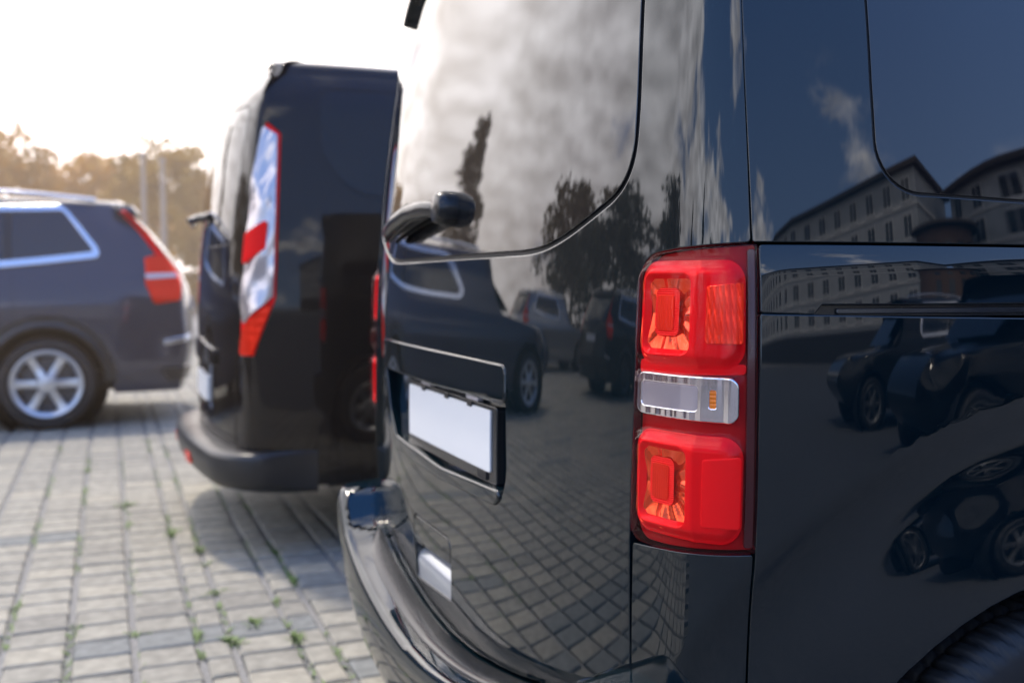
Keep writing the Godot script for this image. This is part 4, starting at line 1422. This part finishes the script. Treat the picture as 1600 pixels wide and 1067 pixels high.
func make_sky() -> ImageTexture:
	var w := 1024
	var h := 512
	var im := Image.create(w, h, false, Image.FORMAT_RGBF)
	var f := FastNoiseLite.new()
	f.seed = 21
	f.frequency = 0.55
	f.fractal_octaves = 6
	f.fractal_gain = 0.55
	f.domain_warp_enabled = true
	f.domain_warp_amplitude = 0.8
	f.domain_warp_frequency = 0.5
	var f2 := FastNoiseLite.new()
	f2.seed = 4
	f2.frequency = 2.2
	f2.fractal_octaves = 5
	var gd := Vector3(-0.95, 0.26, -0.10).normalized()
	for j in h:
		var el := PI * (0.5 - (j + 0.5) / h)
		var y := sin(el)
		var ce := cos(el)
		for i in w:
			var a := TAU * (i + 0.5) / w
			var d := Vector3(sin(a) * ce, y, -cos(a) * ce)
			var yy := maxf(y, 0.0)
			var blue := Vector3(0.54, 0.76, 1.12).lerp(Vector3(0.10, 0.26, 0.74), pow(yy, 0.42))
			var q := Vector2(d.x, d.z) / (yy + 0.16)
			var n := f.get_noise_2d(q.x * 1.25, q.y * 1.25)
			var side := d.x * -0.80 + d.z * 0.50
			var cov := Hull.ss(-0.02, 0.40, n * 1.2 + side * (0.85 if side > 0.0 else 0.36) - 0.03)
			var lump := 0.5 + 0.5 * f2.get_noise_2d(q.x * 1.6 + 7.0, q.y * 1.6)
			var white := lerpf(1.05, 2.4, clampf(lump * 1.5 - 0.25, 0.0, 1.0)) * (1.0 + 0.1 * side)
			var cloud := Vector3(0.97, 0.965, 1.02) * white
			var c := blue.lerp(cloud, cov)
			var g := maxf(d.dot(gd), 0.0)
			c += Vector3(1.0, 0.80, 0.58) * pow(g, 7.0)
			im.set_pixel(i, j, Color(c.x, c.y, c.z))
	return ImageTexture.create_from_image(im)


func materials() -> void:
	M.paint = mat(Color(0.0024, 0.0078, 0.0115), 0.025, 0.0, 0.6)
	M.paint_brown = mat(Color(0.010, 0.0085, 0.008), 0.04, 0.0, 0.42)
	M.tinted_glass = mat(Color(0.009, 0.008, 0.0075), 0.02, 0.0, 0.46)
	M.dark_glass = mat(Color(0.006, 0.007, 0.009), 0.012, 0.0, 0.68)
	M.rubber = mat(Color(0.014, 0.014, 0.015), 0.55)
	M.black_plastic = mat(Color(0.012, 0.012, 0.013), 0.6)
	M.black_satin = mat(Color(0.014, 0.015, 0.017), 0.22)
	M.black_gloss = mat(Color(0.02, 0.019, 0.02), 0.2, 0.0, 0.5)
	M.bumper_plastic = mat(Color(0.02, 0.021, 0.023), 0.34)
	M.silver_paint = mat(Color(0.55, 0.57, 0.59), 0.22, 0.5)
	M.rail_metal = mat(Color(0.08, 0.085, 0.095), 0.2, 0.8)
	M.plate = mat(Color(0.80, 0.81, 0.82), 0.35)
	M.blue_paint = mat(Color(0.062, 0.067, 0.090), 0.08, 0.35)
	M.grey_paint = mat(Color(0.02, 0.021, 0.023), 0.06, 0.2)
	M.black_paint = mat(Color(0.006, 0.006, 0.007), 0.05)
	M.silver_car = mat(Color(0.36, 0.37, 0.38), 0.15, 0.6)
	M.alloy = mat(Color(0.62, 0.64, 0.67), 0.28, 0.75)
	M.dark_alloy = mat(Color(0.16, 0.165, 0.17), 0.35, 0.6)
	M.brake = mat(Color(0.10, 0.10, 0.105), 0.45, 0.6)
	M.chrome_bright = mat(Color(0.82, 0.83, 0.86), 0.18, 0.9)
	M.chrome_soft = mat(Color(0.78, 0.76, 0.77), 0.06, 0.95)
	M.lilac = mat(Color(0.50, 0.46, 0.48), 0.10, 0.45)
	M.clear_far = mat(Color(0.62, 0.57, 0.57), 0.16, 0.7)
	M.milky = mat(Color(0.62, 0.58, 0.60), 0.25)
	M.amber = mat(Color(0.85, 0.22, 0.01), 0.2)
	M.red_deep = mat(Color(0.42, 0.003, 0.006), 0.3, 0.0, 0.2)
	M.maroon = mat(Color(0.045, 0.004, 0.008), 0.12)
	M.red_gloss = mat(Color(0.86, 0.004, 0.008), 0.14, 0.0, 0.2)
	M.red_satin = mat(Color(0.95, 0.007, 0.010), 0.3, 0.0, 0.2)
	M.red_mirror = mat(Color(1.0, 0.075, 0.025), 0.12, 0.75)
	M.orange_mirror = mat(Color(1.0, 0.09, 0.025), 0.12, 0.75)
	M.red_window = mat(Color(0.95, 0.012, 0.010), 0.22, 0.25, 0.25)
	M.red_bright = mat(Color(1.0, 0.035, 0.012), 0.18, 0.45, 0.25)
	M.lens = mat(Color(0.9, 0.1, 0.1, 0.02), 0.012, 0.0, 0.27)
	M.lens.transparency = BaseMaterial3D.TRANSPARENCY_ALPHA
	var fine := noise_tex(3, 0.02, Color(0.0, 0.0, 0.0), Color(1, 1, 1), 512, 5)
	var tones := [[0.22, 0.21, 0.18], [0.255, 0.243, 0.205], [0.285, 0.270, 0.225], [0.315, 0.295, 0.24], [0.175, 0.182, 0.174]]
	for k in 5:
		var t: Array = tones[k]
		M["stone%d" % k] = tri_mat(noise_tex(30 + k, 0.016, Color(t[0] * 0.75, t[1] * 0.75, t[2] * 0.75), Color(t[0] * 1.25, t[1] * 1.25, t[2] * 1.25), 512, 6), 1.6, 0.85, fine, 0.25)
	M.gravel = tri_mat(noise_tex(50, 0.06, Color(0.12, 0.12, 0.115), Color(0.36, 0.35, 0.33), 1024, 4), 1.4, 0.95, fine, 0.6)
	M.road_asphalt = tri_mat(noise_tex(55, 0.03, Color(0.055, 0.060, 0.064), Color(0.105, 0.109, 0.114), 512, 6), 0.6, 0.92)
	M.joint_earth = mat(Color(0.10, 0.097, 0.085), 0.95)
	M.asphalt = tri_mat(noise_tex(51, 0.01, Color(0.13, 0.13, 0.125), Color(0.24, 0.235, 0.225), 512, 6), 0.12, 0.95)
	M.lawn = tri_mat(noise_tex(52, 0.02, Color(0.05, 0.08, 0.02), Color(0.11, 0.14, 0.04), 512, 6), 0.3, 0.95)
	M.weed = mat(Color(0.10, 0.17, 0.03), 0.6)
	M.weed.backlight_enabled = true
	M.weed.backlight = Color(0.4, 0.4, 0.4)
	M.bark = mat(Color(0.10, 0.075, 0.05), 0.9)
	for q in [["leaf_gold", Color(0.55, 0.30, 0.04)], ["leaf_olive", Color(0.38, 0.24, 0.035)], ["leaf_dark", Color(0.035, 0.042, 0.014)]]:
		var m := mat(q[1], 0.6)
		m.vertex_color_use_as_albedo = true
		m.backlight_enabled = true
		m.backlight = Color(0.7, 0.7, 0.7)
		M[q[0]] = m
	M.pale_stone = mat(Color(0.42, 0.41, 0.38), 0.9)
	M.white_wall = mat(Color(0.75, 0.74, 0.71), 0.85)
	M.pale_metal = mat(Color(0.36, 0.34, 0.31), 0.5)
	M.render_white = tri_mat(noise_tex(60, 0.01, Color(0.31, 0.33, 0.35), Color(0.42, 0.44, 0.46), 512, 5), 0.1, 0.9)
	M.white_frame = mat(Color(0.60, 0.60, 0.60), 0.6)
	M.dark_roof = mat(Color(0.035, 0.026, 0.022), 0.7)
	M.dark_stone = mat(Color(0.03, 0.03, 0.032), 0.7)
	M.brick_brown = tri_mat(noise_tex(61, 0.03, Color(0.10, 0.065, 0.05), Color(0.18, 0.115, 0.085), 512, 5), 0.4, 0.9)
	M.window_glass = mat(Color(0.03, 0.04, 0.05), 0.04)


func _ready() -> void:
	rng.seed = 1
	# camera, sky, sun, exposure
	var cam := Camera3D.new()
	cam.name = "camera"
	add_child(cam)
	var at := CameraAttributesPhysical.new()
	at.frustum_focal_length = 35.0
	at.exposure_aperture = 3.2
	at.frustum_focus_distance = 1.36
	at.frustum_far = 1500.0
	cam.attributes = at
	cam.look_at_from_position(EYE, EYE + Vector3(-0.92431, -0.05965, -0.3763))
	cam.fov = 37.88
	cam.near = 0.05
	cam.far = 1500.0
	cam.current = true
	var env := Environment.new()
	env.background_mode = Environment.BG_SKY
	var sky := Sky.new()
	var pano := PanoramaSkyMaterial.new()
	pano.panorama = make_sky()
	sky.sky_material = pano
	env.sky = sky
	env.tonemap_mode = Environment.TONE_MAPPER_LINEAR
	env.tonemap_exposure = 1.66
	env.sdfgi_enabled = true
	env.ssao_enabled = true
	env.ssil_enabled = true
	env.volumetric_fog_enabled = true
	env.volumetric_fog_density = 0.0
	var we := WorldEnvironment.new()
	we.name = "world"
	we.environment = env
	add_child(we)
	var sun := DirectionalLight3D.new()
	sun.name = "sun"
	sun.light_energy = 0.78
	sun.light_color = Color(1.0, 0.95, 0.88)
	sun.light_angular_distance = 5.0
	sun.shadow_enabled = true
	add_child(sun)
	sun.look_at_from_position(Vector3.ZERO, -Vector3(-0.42, 0.88, 0.10))
	materials()
	# warm dusty air over the far side of the car park
	var haze := FogVolume.new()
	haze.name = "haze"
	haze.size = Vector3(74, 9.5, 90)
	haze.position = Vector3(-38.1, 5.25, 2)
	var air := FogMaterial.new()
	air.density = 0.010
	air.albedo = Color(1.0, 0.88, 0.74)
	haze.material = air
	haze.set_meta("kind", "stuff")
	add_child(haze)
	street()
	paving()
	buildings()
	near_van()
	second_van()
	var car := make_car("blue-grey estate car with chrome window trim and silver six-spoke wheels")
	car_copy(car, Vector3(5.3, 0, -7.7), PI, M.black_paint, "black car mirrored in the van's side above the wheel arch")
	car_copy(car, Vector3(9.0, 0, -7.4), PI, M.grey_paint, "dark grey car mirrored behind the black one in the van's side")
	car_copy(car, Vector3(-4.4, 0, 7.4), PI + 0.04, M.black_paint, "black car mirrored in the tailgate beside the tail light")
	car_copy(car, Vector3(-8.2, 0, 7.7), PI, M.grey_paint, "dark grey car mirrored in the middle of the tailgate")
	car_copy(car, Vector3(-14.6, 0, 7.5), PI, M.silver_car, "silver car mirrored over the number plate")
	car_copy(car, Vector3(16.0, 0, -9.0), 0.7, M.silver_car, "silver car mirrored small beside the tail light, before the low building")
	plants()
	hedge()
	weeds()
